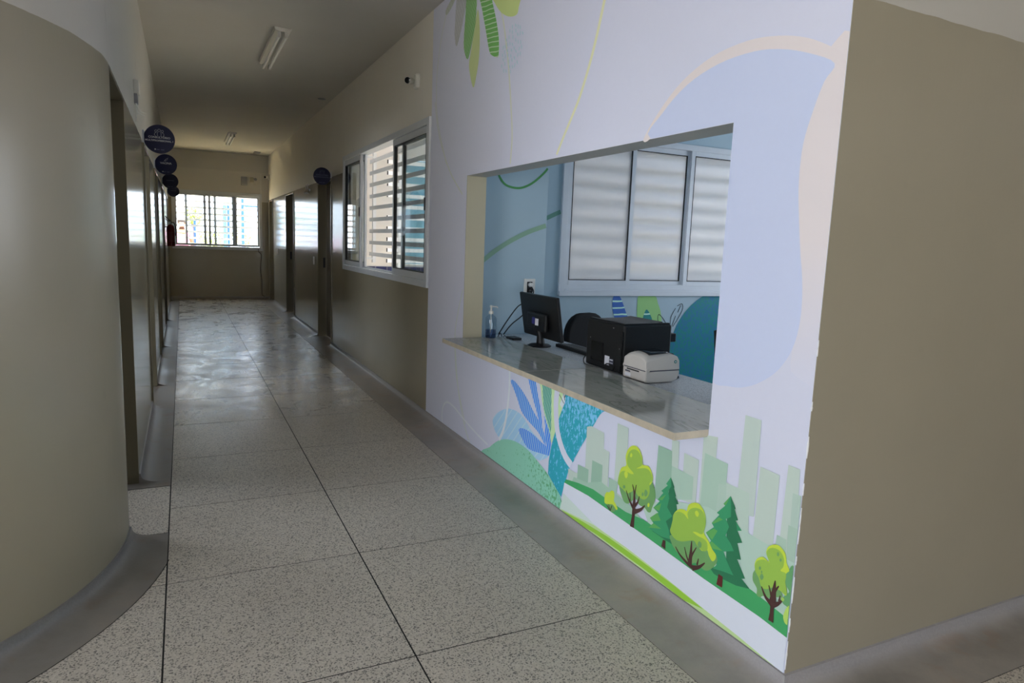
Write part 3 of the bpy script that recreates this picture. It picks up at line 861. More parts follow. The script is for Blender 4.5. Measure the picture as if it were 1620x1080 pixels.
['dot_print',(168,194,202),-2,'',[(3.758,2.481)]],
['dot_print',(168,194,202),-2,'',[(3.595,2.419)]],
['dot_print',(168,194,202),-2,'',[(3.609,2.398)]],
['dot_print',(168,194,202),-2,'',[(3.697,2.389)]],
['dot_print',(168,194,202),-2,'',[(3.675,2.477)]],
['dot_print',(168,194,202),-2,'',[(3.712,2.59)]],
['dot_print',(168,194,202),-2,'',[(3.697,2.475)]],
['dot_print',(168,194,202),-2,'',[(3.682,2.535)]],
['dot_print',(168,194,202),-2,'',[(3.568,2.54)]],
['dot_print',(168,194,202),-2,'',[(3.741,2.509)]],
['dot_print',(168,194,202),-2,'',[(3.594,2.455)]],
['dot_print',(168,194,202),-2,'',[(3.678,2.378)]],
['dot_print',(168,194,202),-2,'',[(3.625,2.589)]],
['dot_print',(168,194,202),-2,'',[(3.626,2.546)]],
['dot_print',(168,194,202),-2,'',[(3.72,2.393)]],
['dot_print',(168,194,202),-2,'',[(3.697,2.383)]],
['dot_print',(168,194,202),-2,'',[(3.741,2.437)]],
['dot_print',(168,194,202),-2,'',[(3.599,2.475)]],
['dot_print',(168,194,202),-2,'',[(3.53,2.537)]],
['dot_print',(168,194,202),-2,'',[(3.652,2.596)]],
['dot_print',(168,194,202),-2,'',[(3.702,2.401)]],
['dot_print',(168,194,202),-2,'',[(3.588,2.421)]],
['dot_print',(168,194,202),-2,'',[(3.629,2.441)]],
['dot_print',(168,194,202),-2,'',[(3.587,2.471)]],
['dot_print',(168,194,202),-2,'',[(3.659,2.598)]],
['dot_print',(168,194,202),-2,'',[(3.556,2.482)]],
['dot_print',(168,194,202),-2,'',[(3.553,2.544)]],
['dot_print',(168,194,202),-2,'',[(3.677,2.454)]],
['dot_print',(168,194,202),-2,'',[(3.555,2.525)]],
['dot_print',(168,194,202),-2,'',[(3.685,2.529)]],
['dot_print',(168,194,202),-2,'',[(3.779,2.42)]],
['dot_print',(168,194,202),-2,'',[(3.727,2.502)]],
['dot_print',(168,194,202),-2,'',[(3.652,2.439)]],
['dot_print',(168,194,202),-2,'',[(3.734,2.426)]],
['dot_print',(168,194,202),-2,'',[(3.676,2.408)]],
['dot_print',(168,194,202),-2,'',[(3.556,2.454)]],
['dot_print',(168,194,202),-2,'',[(3.762,2.491)]],
['dot_print',(168,194,202),-2,'',[(3.542,2.528)]],
['dot_print',(168,194,202),-2,'',[(3.634,2.624)]],
['dot_print',(168,194,202),-2,'',[(3.62,2.56)]],
['dot_print',(168,194,202),-2,'',[(3.696,2.398)]],
['dot_print',(168,194,202),-2,'',[(3.62,2.537)]],
['dot_print',(168,194,202),-2,'',[(3.601,2.433)]],
['dot_print',(168,194,202),-2,'',[(3.621,2.485)]],
['dot_print',(168,194,202),-2,'',[(3.52,2.51)]],
['dot_print',(168,194,202),-2,'',[(3.767,2.465)]],
['dot_print',(168,194,202),-2,'',[(3.65,2.487)]],
['dot_print',(168,194,202),-2,'',[(3.629,2.564)]],
['dot_print',(168,194,202),-2,'',[(3.605,2.595)]],
['dot_print',(168,194,202),-2,'',[(3.552,2.443)]],
['dot_print',(168,194,202),-2,'',[(3.597,2.616)]],
['dot_print',(168,194,202),-2,'',[(3.666,2.603)]],
['dot_print',(168,194,202),-2,'',[(3.681,2.396)]],
['dot_print',(168,194,202),-2,'',[(3.711,2.545)]],
['dot_print',(168,194,202),-2,'',[(3.633,2.625)]],
['dot_print',(168,194,202),-2,'',[(3.704,2.458)]],
['dot_print',(168,194,202),-2,'',[(3.565,2.424)]],
['dot_print',(168,194,202),-2,'',[(3.677,2.597)]],
['dot_print',(168,194,202),-2,'',[(3.782,2.418)]],
['dot_print',(168,194,202),-2,'',[(3.537,2.535)]],
['dot_print',(168,194,202),-2,'',[(3.582,2.509)]],
['dot_print',(168,194,202),-2,'',[(3.606,2.395)]],
['dot_print',(168,194,202),-2,'',[(3.699,2.477)]],
['dot_print',(168,194,202),-2,'',[(3.721,2.513)]],
['dot_print',(168,194,202),-2,'',[(3.702,2.394)]],
['dot_print',(168,194,202),-2,'',[(3.751,2.449)]],
['dot_print',(168,194,202),-2,'',[(3.723,2.393)]],
['dot_print',(168,194,202),-2,'',[(3.661,2.61)]],
['dot_print',(168,194,202),-2,'',[(3.698,2.523)]],
['dot_print',(168,194,202),-2,'',[(3.524,2.561)]],
['dot_print',(168,194,202),-2,'',[(3.716,2.417)]],
['dot_print',(168,194,202),-2,'',[(3.707,2.494)]],
['dot_print',(168,194,202),-2,'',[(3.766,2.426)]],
['dot_print',(168,194,202),-2,'',[(3.738,2.457)]],
['dot_print',(168,194,202),-2,'',[(3.782,2.453)]],
['dot_print',(168,194,202),-2,'',[(3.688,2.371)]],
['dot_print',(168,194,202),-2,'',[(3.624,2.531)]],
['dot_print',(168,194,202),-2,'',[(3.524,2.56)]],
['dot_print',(168,194,202),-2,'',[(3.722,2.386)]],
['dot_print',(168,194,202),-2,'',[(3.756,2.53)]],
['dot_print',(168,194,202),-2,'',[(3.637,2.485)]],
['dot_print',(168,194,202),-2,'',[(3.684,2.439)]],
['dot_print',(168,194,202),-2,'',[(3.637,2.582)]],
['dot_print',(168,194,202),-2,'',[(3.62,2.536)]],
['dot_print',(168,194,202),-2,'',[(3.685,2.449)]],
['dot_print',(168,194,202),-2,'',[(3.536,2.557)]],
['dot_print',(168,194,202),-2,'',[(3.732,2.425)]],
['dot_print',(168,194,202),-2,'',[(3.701,2.449)]],
['dot_print',(168,194,202),-2,'',[(3.69,2.61)]],
['dot_print',(168,194,202),-2,'',[(3.687,2.518)]],
['dot_print',(168,194,202),-2,'',[(3.693,2.525)]],
['dot_print',(168,194,202),-2,'',[(3.708,2.496)]],
['dot_print',(168,194,202),-2,'',[(3.542,2.48)]],
['dot_print',(168,194,202),-2,'',[(3.74,2.487)]],
['dot_print',(168,194,202),-2,'',[(3.62,2.465)]],
['dot_print',(168,194,202),-2,'',[(3.6,2.619)]],
['dot_print',(168,194,202),-2,'',[(3.661,2.418)]],
['dot_print',(168,194,202),-2,'',[(3.674,2.557)]],
['dot_print',(168,194,202),-2,'',[(3.621,2.584)]],
['dot_print',(168,194,202),-2,'',[(3.691,2.459)]],
['dot_print',(168,194,202),-2,'',[(3.536,2.539)]],
['dot_print',(168,194,202),-2,'',[(3.697,2.5)]],
['dot_print',(168,194,202),-2,'',[(3.642,2.535)]],
['dot_print',(168,194,202),-2,'',[(3.558,2.561)]],
['dot_print',(168,194,202),-2,'',[(3.668,2.61)]],
['dot_print',(168,194,202),-2,'',[(3.542,2.449)]],
['dot_print',(168,194,202),-2,'',[(3.525,2.568)]],
['dot_print',(168,194,202),-2,'',[(3.589,2.459)]],
['dot_print',(168,194,202),-2,'',[(3.774,2.436)]],
['dot_print',(168,194,202),-2,'',[(3.558,2.593)]],
['dot_print',(168,194,202),-2,'',[(3.62,2.481)]],
['dot_print',(168,194,202),-2,'',[(3.649,2.397)]],
['dot_print',(168,194,202),-2,'',[(3.735,2.527)]],
['dot_print',(168,194,202),-2,'',[(3.708,2.459)]],
['dot_print',(168,194,202),-2,'',[(3.714,2.538)]],
['dot_print',(168,194,202),-2,'',[(3.542,2.534)]],
['dot_print',(168,194,202),-2,'',[(3.57,2.563)]],
['dot_print',(168,194,202),-2,'',[(3.648,2.52)]],
['dot_print',(168,194,202),-2,'',[(3.766,2.486)]],
['dot_print',(168,194,202),-2,'',[(3.6,2.452)]],
['dot_print',(168,194,202),-2,'',[(3.646,2.485)]],
['dot_print',(168,194,202),-2,'',[(3.608,2.61)]],
['dot_print',(168,194,202),-2,'',[(3.678,2.608)]],
['dot_print',(168,194,202),-2,'',[(3.759,2.449)]],
['dot_print',(168,194,202),-2,'',[(3.705,2.558)]],
['dot_print',(168,194,202),-2,'',[(3.713,2.489)]],
['dot_print',(168,194,202),-2,'',[(3.758,2.484)]],
['dot_print',(168,194,202),-2,'',[(3.743,2.444)]],
['dot_print',(168,194,202),-2,'',[(3.64,2.518)]],
['dot_print',(168,194,202),-2,'',[(3.71,2.553)]],
['dot_print',(168,194,202),-2,'',[(3.578,2.476)]],
['dot_print',(168,194,202),-2,'',[(3.647,2.569)]],
['dot_print',(168,194,202),-2,'',[(3.624,2.585)]],
['dot_print',(168,194,202),-2,'',[(3.652,2.458)]],
['dot_print',(168,194,202),-2,'',[(3.636,2.474)]],
['dot_print',(168,194,202),-2,'',[(3.639,2.582)]],
['dot_print',(168,194,202),-2,'',[(3.669,2.551)]],
['dot_print',(168,194,202),-2,'',[(3.712,2.566)]],
['dot_print',(168,194,202),-2,'',[(3.713,2.566)]],
['dot_print',(168,194,202),-2,'',[(3.735,2.524)]],
['dot_print',(168,194,202),-2,'',[(3.714,2.551)]],
['dot_print',(168,194,202),-2,'',[(3.609,2.541)]],
['dot_print',(168,194,202),-2,'',[(3.692,2.414)]],
['dot_print',(168,194,202),-2,'',[(3.792,2.487)]],
['dot_print',(168,194,202),-2,'',[(3.642,2.575)]],
['dot_print',(168,194,202),-2,'',[(3.712,2.381)]],
['dot_print',(168,194,202),-2,'',[(3.688,2.581)]],
['dot_print',(168,194,202),-2,'',[(3.662,2.437)]],
['dot_print',(168,194,202),-2,'',[(3.58,2.594)]],
['dot_print',(168,194,202),-2,'',[(3.583,2.468)]],
['dot_print',(168,194,202),-2,'',[(3.524,2.513)]],
['dot_print',(168,194,202),-2,'',[(3.689,2.457)]],
['dot_print',(168,194,202),-2,'',[(3.577,2.463)]],
['dot_print',(168,194,202),-2,'',[(3.664,2.438)]],
['dot_print',(168,194,202),-2,'',[(3.69,2.59)]],
['dot_print',(168,194,202),-2,'',[(3.76,2.537)]],
['dot_print',(168,194,202),-2,'',[(3.578,2.412)]],
['dot_print',(168,194,202),-2,'',[(3.549,2.526)]],
['dot_print',(168,194,202),-2,'',[(3.67,2.387)]],
['dot_print',(168,194,202),-2,'',[(3.756,2.403)]],
['dot_print',(168,194,202),-2,'',[(3.664,2.442)]],
['dot_print',(168,194,202),-2,'',[(3.544,2.455)]],
['dot_print',(168,194,202),-2,'',[(3.717,2.562)]],
['dot_print',(168,194,202),-2,'',[(3.777,2.42)]],
['dot_print',(168,194,202),-2,'',[(3.61,2.442)]],
['dot_print',(168,194,202),-2,'',[(3.647,2.393)]],
['dot_print',(168,194,202),-2,'',[(3.694,2.532)]],
['dot_print',(168,194,202),-2,'',[(3.666,2.406)]],
['dot_print',(168,194,202),-2,'',[(3.751,2.418)]],
['dot_print',(168,194,202),-2,'',[(3.789,2.474)]],
['dot_print',(168,194,202),-2,'',[(3.578,2.491)]],
['dot_print',(168,194,202),-2,'',[(3.589,2.546)]],
['dot_print',(168,194,202),-2,'',[(3.713,2.452)]],
['dot_print',(168,194,202),-2,'',[(3.629,2.45)]],
['dot_print',(168,194,202),-2,'',[(3.694,2.507)]],
['dot_print',(168,194,202),-2,'',[(3.609,2.558)]],
['dot_print',(168,194,202),-2,'',[(3.624,2.58)]],
['dot_print',(168,194,202),-2,'',[(3.617,2.582)]],
['dot_print',(168,194,202),-2,'',[(3.553,2.531)]],
['dot_print',(168,194,202),-2,'',[(3.776,2.436)]],
['dot_print',(168,194,202),-2,'',[(3.584,2.579)]],
['dot_print',(168,194,202),-2,'',[(3.635,2.559)]],
['dot_print',(168,194,202),-2,'',[(3.662,2.44)]],
['dot_print',(168,194,202),-2,'',[(3.619,2.569)]],
['dot_print',(168,194,202),-2,'',[(3.579,2.603)]],
['dot_print',(168,194,202),-2,'',[(3.627,2.585)]],
['dot_print',(168,194,202),-2,'',[(3.575,2.559)]],
['dot_print',(168,194,202),-2,'',[(3.692,2.488)]],
['dot_print',(168,194,202),-2,'',[(3.624,2.436)]],
['dot_print',(168,194,202),-2,'',[(3.54,2.518)]],
['dot_print',(168,194,202),-2,'',[(3.622,2.599)]],
['dot_print',(168,194,202),-2,'',[(3.554,2.522)]],
['dot_print',(168,194,202),-2,'',[(3.691,2.591)]],
['dot_print',(168,194,202),-2,'',[(3.724,2.519)]],
['dot_print',(168,194,202),-2,'',[(3.595,2.507)]],
['dot_print',(168,194,202),-2,'',[(3.747,2.535)]],
['dot_print',(168,194,202),-2,'',[(3.549,2.469)]],
['dot_print',(168,194,202),-2,'',[(3.556,2.514)]],
['dot_print',(168,194,202),-2,'',[(3.639,2.567)]],
['dot_print',(168,194,202),-2,'',[(3.617,2.556)]],
['dot_print',(168,194,202),-2,'',[(3.623,2.387)]],
['dot_print',(168,194,202),-2,'',[(3.701,2.39)]],
['dot_print',(168,194,202),-2,'',[(3.573,2.576)]],
['dot_print',(168,194,202),-2,'',[(3.681,2.494)]],
['dot_print',(168,194,202),-2,'',[(3.606,2.458)]],
['dot_print',(168,194,202),-2,'',[(3.731,2.408)]],
['dot_print',(168,194,202),-2,'',[(3.65,2.619)]],
['dot_print',(168,194,202),-2,'',[(3.648,2.561)]],
['dot_print',(168,194,202),-2,'',[(3.733,2.43)]],
['dot_print',(168,194,202),-2,'',[(3.633,2.56)]],
['dot_print',(168,194,202),-2,'',[(3.677,2.478)]],
['dot_print',(168,194,202),-2,'',[(3.749,2.525)]],
['dot_print',(168,194,202),-2,'',[(3.548,2.519)]],
['dot_print',(168,194,202),-2,'',[(3.6,2.573)]],
['dot_print',(168,194,202),-2,'',[(3.741,2.445)]],
['dot_print',(168,194,202),-2,'',[(3.728,2.452)]],
['dot_print',(168,194,202),-2,'',[(3.66,2.494)]],
['dot_print',(168,194,202),-2,'',[(3.689,2.505)]],
['dot_print',(168,194,202),-2,'',[(3.563,2.494)]],
['dot_print',(168,194,202),-2,'',[(3.69,2.391)]],
['dot_print',(168,194,202),-2,'',[(3.591,2.415)]],
['dot_print',(168,194,202),-2,'',[(3.566,2.485)]],
['dot_print',(168,194,202),-2,'',[(3.6,2.419)]],
['dot_print',(168,194,202),-2,'',[(3.65,2.503)]],
['dot_print',(168,194,202),-2,'',[(3.685,2.495)]],
['dot_print',(168,194,202),-2,'',[(3.619,2.462)]],
['dot_print',(168,194,202),-2,'',[(3.749,2.52)]],
['dot_print',(168,194,202),-2,'',[(3.747,2.555)]],
['dot_print',(168,194,202),-2,'',[(3.618,2.52)]],
['dot_print',(168,194,202),-2,'',[(3.748,2.531)]],
['dot_print',(168,194,202),-2,'',[(3.608,2.545)]],
['dot_print',(168,194,202),-2,'',[(3.718,2.533)]],
['dot_print',(168,194,202),-2,'',[(3.607,2.618)]],
['dot_print',(168,194,202),-2,'',[(3.613,2.614)]],
['dot_print',(168,194,202),-2,'',[(3.551,2.561)]],
['dot_print',(168,194,202),-2,'',[(3.572,2.609)]],
['dot_print',(168,194,202),-2,'',[(3.659,2.57)]],
['dot_print',(168,194,202),-2,'',[(3.588,2.508)]],
['dot_print',(168,194,202),-2,'',[(3.691,2.552)]],
['dot_print',(168,194,202),-2,'',[(3.687,2.486)]],
['dot_print',(168,194,202),-2,'',[(3.571,2.421)]],
['dot_print',(168,194,202),-2,'',[(3.534,2.488)]],
['dot_print',(168,194,202),-2,'',[(3.683,2.424)]],
['dot_print',(168,194,202),-2,'',[(3.76,2.448)]],
['dot_print',(168,194,202),-2,'',[(3.75,2.487)]],
['dot_print',(168,194,202),-2,'',[(3.64,2.421)]],
['dot_print',(168,194,202),-2,'',[(3.774,2.479)]],
['dot_print',(168,194,202),-2,'',[(3.571,2.608)]],
['dot_print',(168,194,202),-2,'',[(3.605,2.55)]],
['dot_print',(168,194,202),-2,'',[(3.758,2.551)]],
['dot_print',(168,194,202),-2,'',[(3.619,2.559)]],
['dot_print',(168,194,202),-2,'',[(3.58,2.424)]],
['dot_print',(168,194,202),-2,'',[(3.541,2.564)]],
['dot_print',(168,194,202),-2,'',[(3.724,2.549)]],
['dot_print',(168,194,202),-2,'',[(3.776,2.497)]],
['dot_print',(168,194,202),-2,'',[(3.677,2.572)]],
['dot_print',(168,194,202),-2,'',[(3.765,2.505)]],
['dot_print',(168,194,202),-2,'',[(3.758,2.421)]],
['dot_print',(168,194,202),-2,'',[(3.705,2.399)]],
['dot_print',(168,194,202),-2,'',[(3.573,2.476)]],
['dot_print',(168,194,202),-2,'',[(3.656,2.394)]],
['dot_print',(168,194,202),-2,'',[(3.739,2.419)]],
['dot_print',(168,194,202),-2,'',[(3.652,2.56)]],
['dot_print',(168,194,202),-2,'',[(3.699,2.573)]],
['dot_print',(168,194,202),-2,'',[(3.615,2.508)]],
['dot_print',(168,194,202),-2,'',[(3.642,2.456)]],
['dot_print',(168,194,202),-2,'',[(3.705,2.465)]],
['dot_print',(168,194,202),-2,'',[(3.682,2.498)]],
['dot_print',(168,194,202),-2,'',[(3.583,2.53)]],
['dot_print',(168,194,202),-2,'',[(3.698,2.476)]],
['dot_print',(168,194,202),-2,'',[(3.678,2.408)]],
['dot_print',(168,194,202),-2,'',[(3.701,2.59)]],
['dot_print',(168,194,202),-2,'',[(3.617,2.465)]],
['dot_print',(168,194,202),-2,'',[(3.674,2.52)]],
['dot_print',(168,194,202),-2,'',[(3.608,2.489)]],
['dot_print',(168,194,202),-2,'',[(3.628,2.522)]],
['dot_print',(168,194,202),-2,'',[(3.549,2.543)]],
['dot_print',(168,194,202),-2,'',[(3.536,2.555)]],
['dot_print',(168,194,202),-2,'',[(3.767,2.528)]],
['dot_print',(168,194,202),-2,'',[(3.63,2.592)]],
['dot_print',(168,194,202),-2,'',[(3.683,2.545)]],
['dot_print',(168,194,202),-2,'',[(3.539,2.589)]],
['dot_print',(168,194,202),-2,'',[(3.649,2.508)]],
['dot_print',(168,194,202),-2,'',[(3.752,2.567)]],
['dot_print',(168,194,202),-2,'',[(3.693,2.55)]],
['dot_print',(168,194,202),-2,'',[(3.633,2.48)]],
['dot_print',(168,194,202),-2,'',[(3.662,2.519)]],
['dot_print',(168,194,202),-2,'',[(3.62,2.497)]],
['dot_print',(168,194,202),-2,'',[(3.756,2.479)]],
['dot_print',(168,194,202),-2,'',[(3.668,2.404)]],
['dot_print',(168,194,202),-2,'',[(3.756,2.511)]],
['dot_print',(168,194,202),-2,'',[(3.705,2.475)]],
['dot_print',(168,194,202),-2,'',[(3.559,2.438)]],
['dot_print',(168,194,202),-2,'',[(3.665,2.465)]],
['dot_print',(168,194,202),-2,'',[(3.748,2.51)]],
['dot_print',(168,194,202),-2,'',[(3.718,2.431)]],
['dot_print',(168,194,202),-2,'',[(3.747,2.475)]],
['dot_print',(168,194,202),-2,'',[(3.563,2.605)]],
['dot_print',(168,194,202),-2,'',[(3.653,2.556)]],
['dot_print',(168,194,202),-2,'',[(3.662,2.438)]],
['dot_print',(168,194,202),-2,'',[(3.594,2.568)]],
['dot_print',(168,194,202),-2,'',[(3.774,2.506)]],
['dot_print',(168,194,202),-2,'',[(3.555,2.568)]],
['dot_print',(168,194,202),-2,'',[(3.603,2.533)]],
['dot_print',(168,194,202),-2,'',[(3.612,2.5)]],
['dot_print',(168,194,202),-2,'',[(3.742,2.407)]],
['dot_print',(168,194,202),-2,'',[(3.618,2.615)]],
['dot_print',(168,194,202),-2,'',[(3.597,2.407)]],
['dot_print',(168,194,202),-2,'',[(3.56,2.517)]],
['dot_print',(168,194,202),-2,'',[(3.59,2.445)]],
['dot_print',(168,194,202),-2,'',[(3.778,2.518)]],
['dot_print',(168,194,202),-2,'',[(3.582,2.603)]],
['dot_print',(168,194,202),-2,'',[(3.675,2.504)]],
['dot_print',(168,194,202),-2,'',[(3.627,2.398)]],
['dot_print',(168,194,202),-2,'',[(3.652,2.481)]],
['dot_print',(168,194,202),-2,'',[(3.641,2.449)]],
['dot_print',(168,194,202),-2,'',[(3.631,2.524)]],
['dot_print',(168,194,202),-2,'',[(3.703,2.408)]],
['dot_print',(168,194,202),-2,'',[(3.687,2.448)]],
['dot_print',(168,194,202),-2,'',[(3.704,2.373)]],
['dot_print',(168,194,202),-2,'',[(3.735,2.542)]],
['dot_print',(168,194,202),-2,'',[(3.679,2.399)]],
['dot_print',(168,194,202),-2,'',[(3.592,2.552)]],
['dot_print',(168,194,202),-2,'',[(3.719,2.446)]],
['dot_print',(168,194,202),-2,'',[(3.674,2.595)]],
['dot_print',(168,194,202),-2,'',[(3.757,2.461)]],
['dot_print',(168,194,202),-2,'',[(3.598,2.403)]],
['dot_print',(168,194,202),-2,'',[(3.774,2.534)]],
['dot_print',(168,194,202),-2,'',[(3.752,2.503)]],
['dot_print',(168,194,202),-2,'',[(3.642,2.591)]],
['dot_print',(168,194,202),-2,'',[(3.577,2.574)]],
['dot_print',(168,194,202),-2,'',[(3.711,2.441)]],
['dot_print',(168,194,202),-2,'',[(3.724,2.574)]],
['dot_print',(168,194,202),-2,'',[(3.57,2.464)]],
['dot_print',(168,194,202),-2,'',[(3.533,2.585)]],
['dot_print',(168,194,202),-2,'',[(3.682,2.52)]],
['dot_print',(168,194,202),-2,'',[(3.703,2.407)]],
['dot_print',(168,194,202),-2,'',[(3.67,2.383)]],
['dot_print',(168,194,202),-2,'',[(3.608,2.41)]],
['dot_print',(168,194,202),-2,'',[(3.646,2.386)]],
['dot_print',(168,194,202),-2,'',[(3.713,2.555)]],
['dot_print',(168,194,202),-2,'',[(3.649,2.434)]],
['dot_print',(168,194,202),-2,'',[(3.74,2.524)]],
['dot_print',(168,194,202),-2,'',[(3.645,2.412)]],
['dot_print',(168,194,202),-2,'',[(3.717,2.402)]],
['dot_print',(168,194,202),-2,'',[(3.612,2.482)]],
['dot_print',(168,194,202),-2,'',[(3.64,2.463)]],
['dot_print',(168,194,202),-2,'',[(3.69,2.463)]],
['dot_print',(168,194,202),-2,'',[(3.678,2.482)]],
['dot_print',(168,194,202),-2,'',[(3.596,2.54)]],
['dot_print',(168,194,202),-2,'',[(3.68,2.601)]],
['dot_print',(168,194,202),-2,'',[(3.748,2.53)]],
['dot_print',(168,194,202),-2,'',[(3.583,2.587)]],
['dot_print',(168,194,202),-2,'',[(3.729,2.456)]],
['dot_print',(168,194,202),-2,'',[(3.635,2.559)]],
['dot_print',(168,194,202),-2,'',[(3.574,2.528)]],
['dot_print',(168,194,202),-2,'',[(3.689,2.611)]],
['dot_print',(168,194,202),-2,'',[(3.571,2.575)]],
['dot_print',(168,194,202),-2,'',[(3.752,2.415)]],
['dot_print',(168,194,202),-2,'',[(3.676,2.443)]],
['dot_print',(168,194,202),-2,'',[(3.744,2.573)]],
['dot_print',(168,194,202),-2,'',[(3.578,2.445)]],
['dot_print',(168,194,202),-2,'',[(3.616,2.531)]],
['dot_print',(168,194,202),-2,'',[(3.526,2.546)]],
['dot_print',(168,194,202),-2,'',[(3.674,2.551)]],
['dot_print',(168,194,202),-2,'',[(3.663,2.436)]],
['dot_print',(168,194,202),-2,'',[(3.558,2.443)]],
['dot_print',(168,194,202),-2,'',[(3.565,2.435)]],
['dot_print',(168,194,202),-2,'',[(3.583,2.586)]],
['dot_print',(168,194,202),-2,'',[(3.558,2.469)]],
['dot_print',(168,194,202),-2,'',[(3.628,2.572)]],
['dot_print',(168,194,202),-2,'',[(3.689,2.496)]],
['dot_print',(168,194,202),-2,'',[(3.566,2.55)]],
['dot_print',(168,194,202),-2,'',[(3.615,2.424)]],
['dot_print',(168,194,202),-2,'',[(3.733,2.427)]],
['dot_print',(168,194,202),-2,'',[(3.762,2.443)]],
['dot_print',(168,194,202),-2,'',[(3.766,2.46)]],
['dot_print',(168,194,202),-2,'',[(3.74,2.578)]],
['dot_print',(168,194,202),-2,'',[(3.759,2.435)]],
['dot_print',(168,194,202),-2,'',[(3.677,2.384)]],
['dot_print',(168,194,202),-2,'',[(3.595,2.47)]],
['dot_print',(168,194,202),-2,'',[(3.66,2.484)]],
['dot_print',(168,194,202),-2,'',[(3.614,2.5)]],
['dot_print',(168,194,202),-2,'',[(3.572,2.544)]],
['dot_print',(168,194,202),-2,'',[(3.622,2.496)]],
['dot_print',(168,194,202),-2,'',[(3.772,2.466)]],
['dot_print',(168,194,202),-2,'',[(3.726,2.514)]],
['dot_print',(168,194,202),-2,'',[(3.622,2.421)]],
['dot_print',(168,194,202),-2,'',[(3.751,2.544)]],
['dot_print',(168,194,202),-2,'',[(3.575,2.437)]],
['dot_print',(168,194,202),-2,'',[(3.654,2.461)]],
['dot_print',(168,194,202),-2,'',[(3.652,2.611)]],
['dot_print',(168,194,202),-2,'',[(3.754,2.476)]],
['dot_print',(168,194,202),-2,'',[(3.602,2.504)]],
['dot_print',(168,194,202),-2,'',[(3.603,2.567)]],
['dot_print',(168,194,202),-2,'',[(3.684,2.541)]],
['dot_print',(168,194,202),-2,'',[(3.679,2.403)]],
['dot_print',(168,194,202),-2,'',[(3.698,2.517)]],
['dot_print',(168,194,202),-2,'',[(3.54,2.456)]],
['dot_print',(168,194,202),-2,'',[(3.592,2.409)]],
['dot_print',(168,194,202),-2,'',[(3.645,2.449)]],
['dot_print',(168,194,202),-2,'',[(3.655,2.524)]],
['dot_print',(168,194,202),-2,'',[(3.67,2.377)]],
['dot_print',(168,194,202),-2,'',[(3.597,2.404)]],
['dot_print',(168,194,202),-2,'',[(3.614,2.602)]],
['dot_print',(168,194,202),-2,'',[(3.669,2.546)]],
['dot_print',(168,194,202),-2,'',[(3.689,2.505)]],
['dot_print',(168,194,202),-2,'',[(3.541,2.467)]],
['dot_print',(168,194,202),-2,'',[(3.596,2.525)]],
['dot_print',(168,194,202),-2,'',[(3.665,2.428)]],
['dot_print',(168,194,202),-2,'',[(3.733,2.469)]],
['dot_print',(168,194,202),-2,'',[(3.64,2.465)]],
['dot_print',(168,194,202),-2,'',[(3.548,2.469)]],
['dot_print',(168,194,202),-2,'',[(3.749,2.428)]],
['dot_print',(168,194,202),-2,'',[(3.763,2.464)]],
['dot_print',(168,194,202),-2,'',[(3.703,2.424)]],
['dot_print',(168,194,202),-2,'',[(3.611,2.488)]],
['dot_print',(168,194,202),-2,'',[(3.662,2.559)]],
['dot_print',(168,194,202),-2,'',[(3.534,2.576)]],
['dot_print',(168,194,202),-2,'',[(3.69,2.371)]],
['dot_print',(168,194,202),-2,'',[(3.758,2.518)]],
['dot_print',(168,194,202),-2,'',[(3.557,2.532)]],
['dot_print',(168,194,202),-2,'',[(3.779,2.505)]],
['dot_print',(168,194,202),-2,'',[(3.64,2.576)]],
['dot_print',(168,194,202),-2,'',[(3.633,2.495)]],
['dot_print',(168,194,202),-2,'',[(3.603,2.559)]],
['dot_print',(168,194,202),-2,'',[(3.72,2.408)]],
['dot_print',(168,194,202),-2,'',[(3.592,2.415)]],
['dot_print',(168,194,202),-2,'',[(3.693,2.486)]],
['dot_print',(168,194,202),-2,'',[(3.681,2.456)]],
['dot_print',(168,194,202),-2,'',[(3.658,2.445)]],
['dot_print',(168,194,202),-2,'',[(3.655,2.538)]],
['dot_print',(168,194,202),-2,'',[(3.782,2.438)]],
['dot_print',(168,194,202),-2,'',[(3.639,2.4)]],
['dot_print',(168,194,202),-2,'',[(3.686,2.399)]],
['dot_print',(168,194,202),-2,'',[(3.572,2.555)]],
['dot_print',(168,194,202),-2,'',[(3.585,2.61)]],
['dot_print',(168,194,202),-2,'',[(3.603,2.411)]],
['dot_print',(168,194,202),-2,'',[(3.594,2.544)]],
['dot_print',(168,194,202),-2,'',[(3.701,2.601)]],
['dot_print',(168,194,202),-2,'',[(3.573,2.485)]],
['dot_print',(168,194,202),-2,'',[(3.659,2.377)]],
['dot_print',(168,194,202),-2,'',[(3.706,2.563)]],
['dot_print',(168,194,202),-2,'',[(3.566,2.432)]],
['dot_print',(168,194,202),-2,'',[(3.572,2.422)]],
['dot_print',(168,194,202),-2,'',[(3.646,2.549)]],
['dot_print',(168,194,202),-2,'',[(3.563,2.565)]],
['dot_print',(168,194,202),-2,'',[(3.737,2.498)]],
['dot_print',(168,194,202),-2,'',[(3.65,2.427)]],
['dot_print',(168,194,202),-2,'',[(3.714,2.515)]],
['dot_print',(168,194,202),-2,'',[(3.651,2.495)]],
['dot_print',(168,194,202),-2,'',[(3.546,2.486)]],
['dot_print',(168,194,202),-2,'',[(3.666,2.522)]],
['dot_print',(168,194,202),-2,'',[(3.73,2.582)]],
['dot_print',(168,194,202),-2,'',[(3.654,2.422)]],
['dot_print',(168,194,202),-2,'',[(3.557,2.58)]],
['dot_print',(168,194,202),-2,'',[(3.68,2.402)]],
['dot_print',(168,194,202),-2,'',[(3.53,2.522)]],
['dot_print',(168,194,202),-2,'',[(3.735,2.422)]],
['dot_print',(168,194,202),-2,'',[(3.706,2.468)]],
['dot_print',(168,194,202),-2,'',[(3.54,2.542)]],
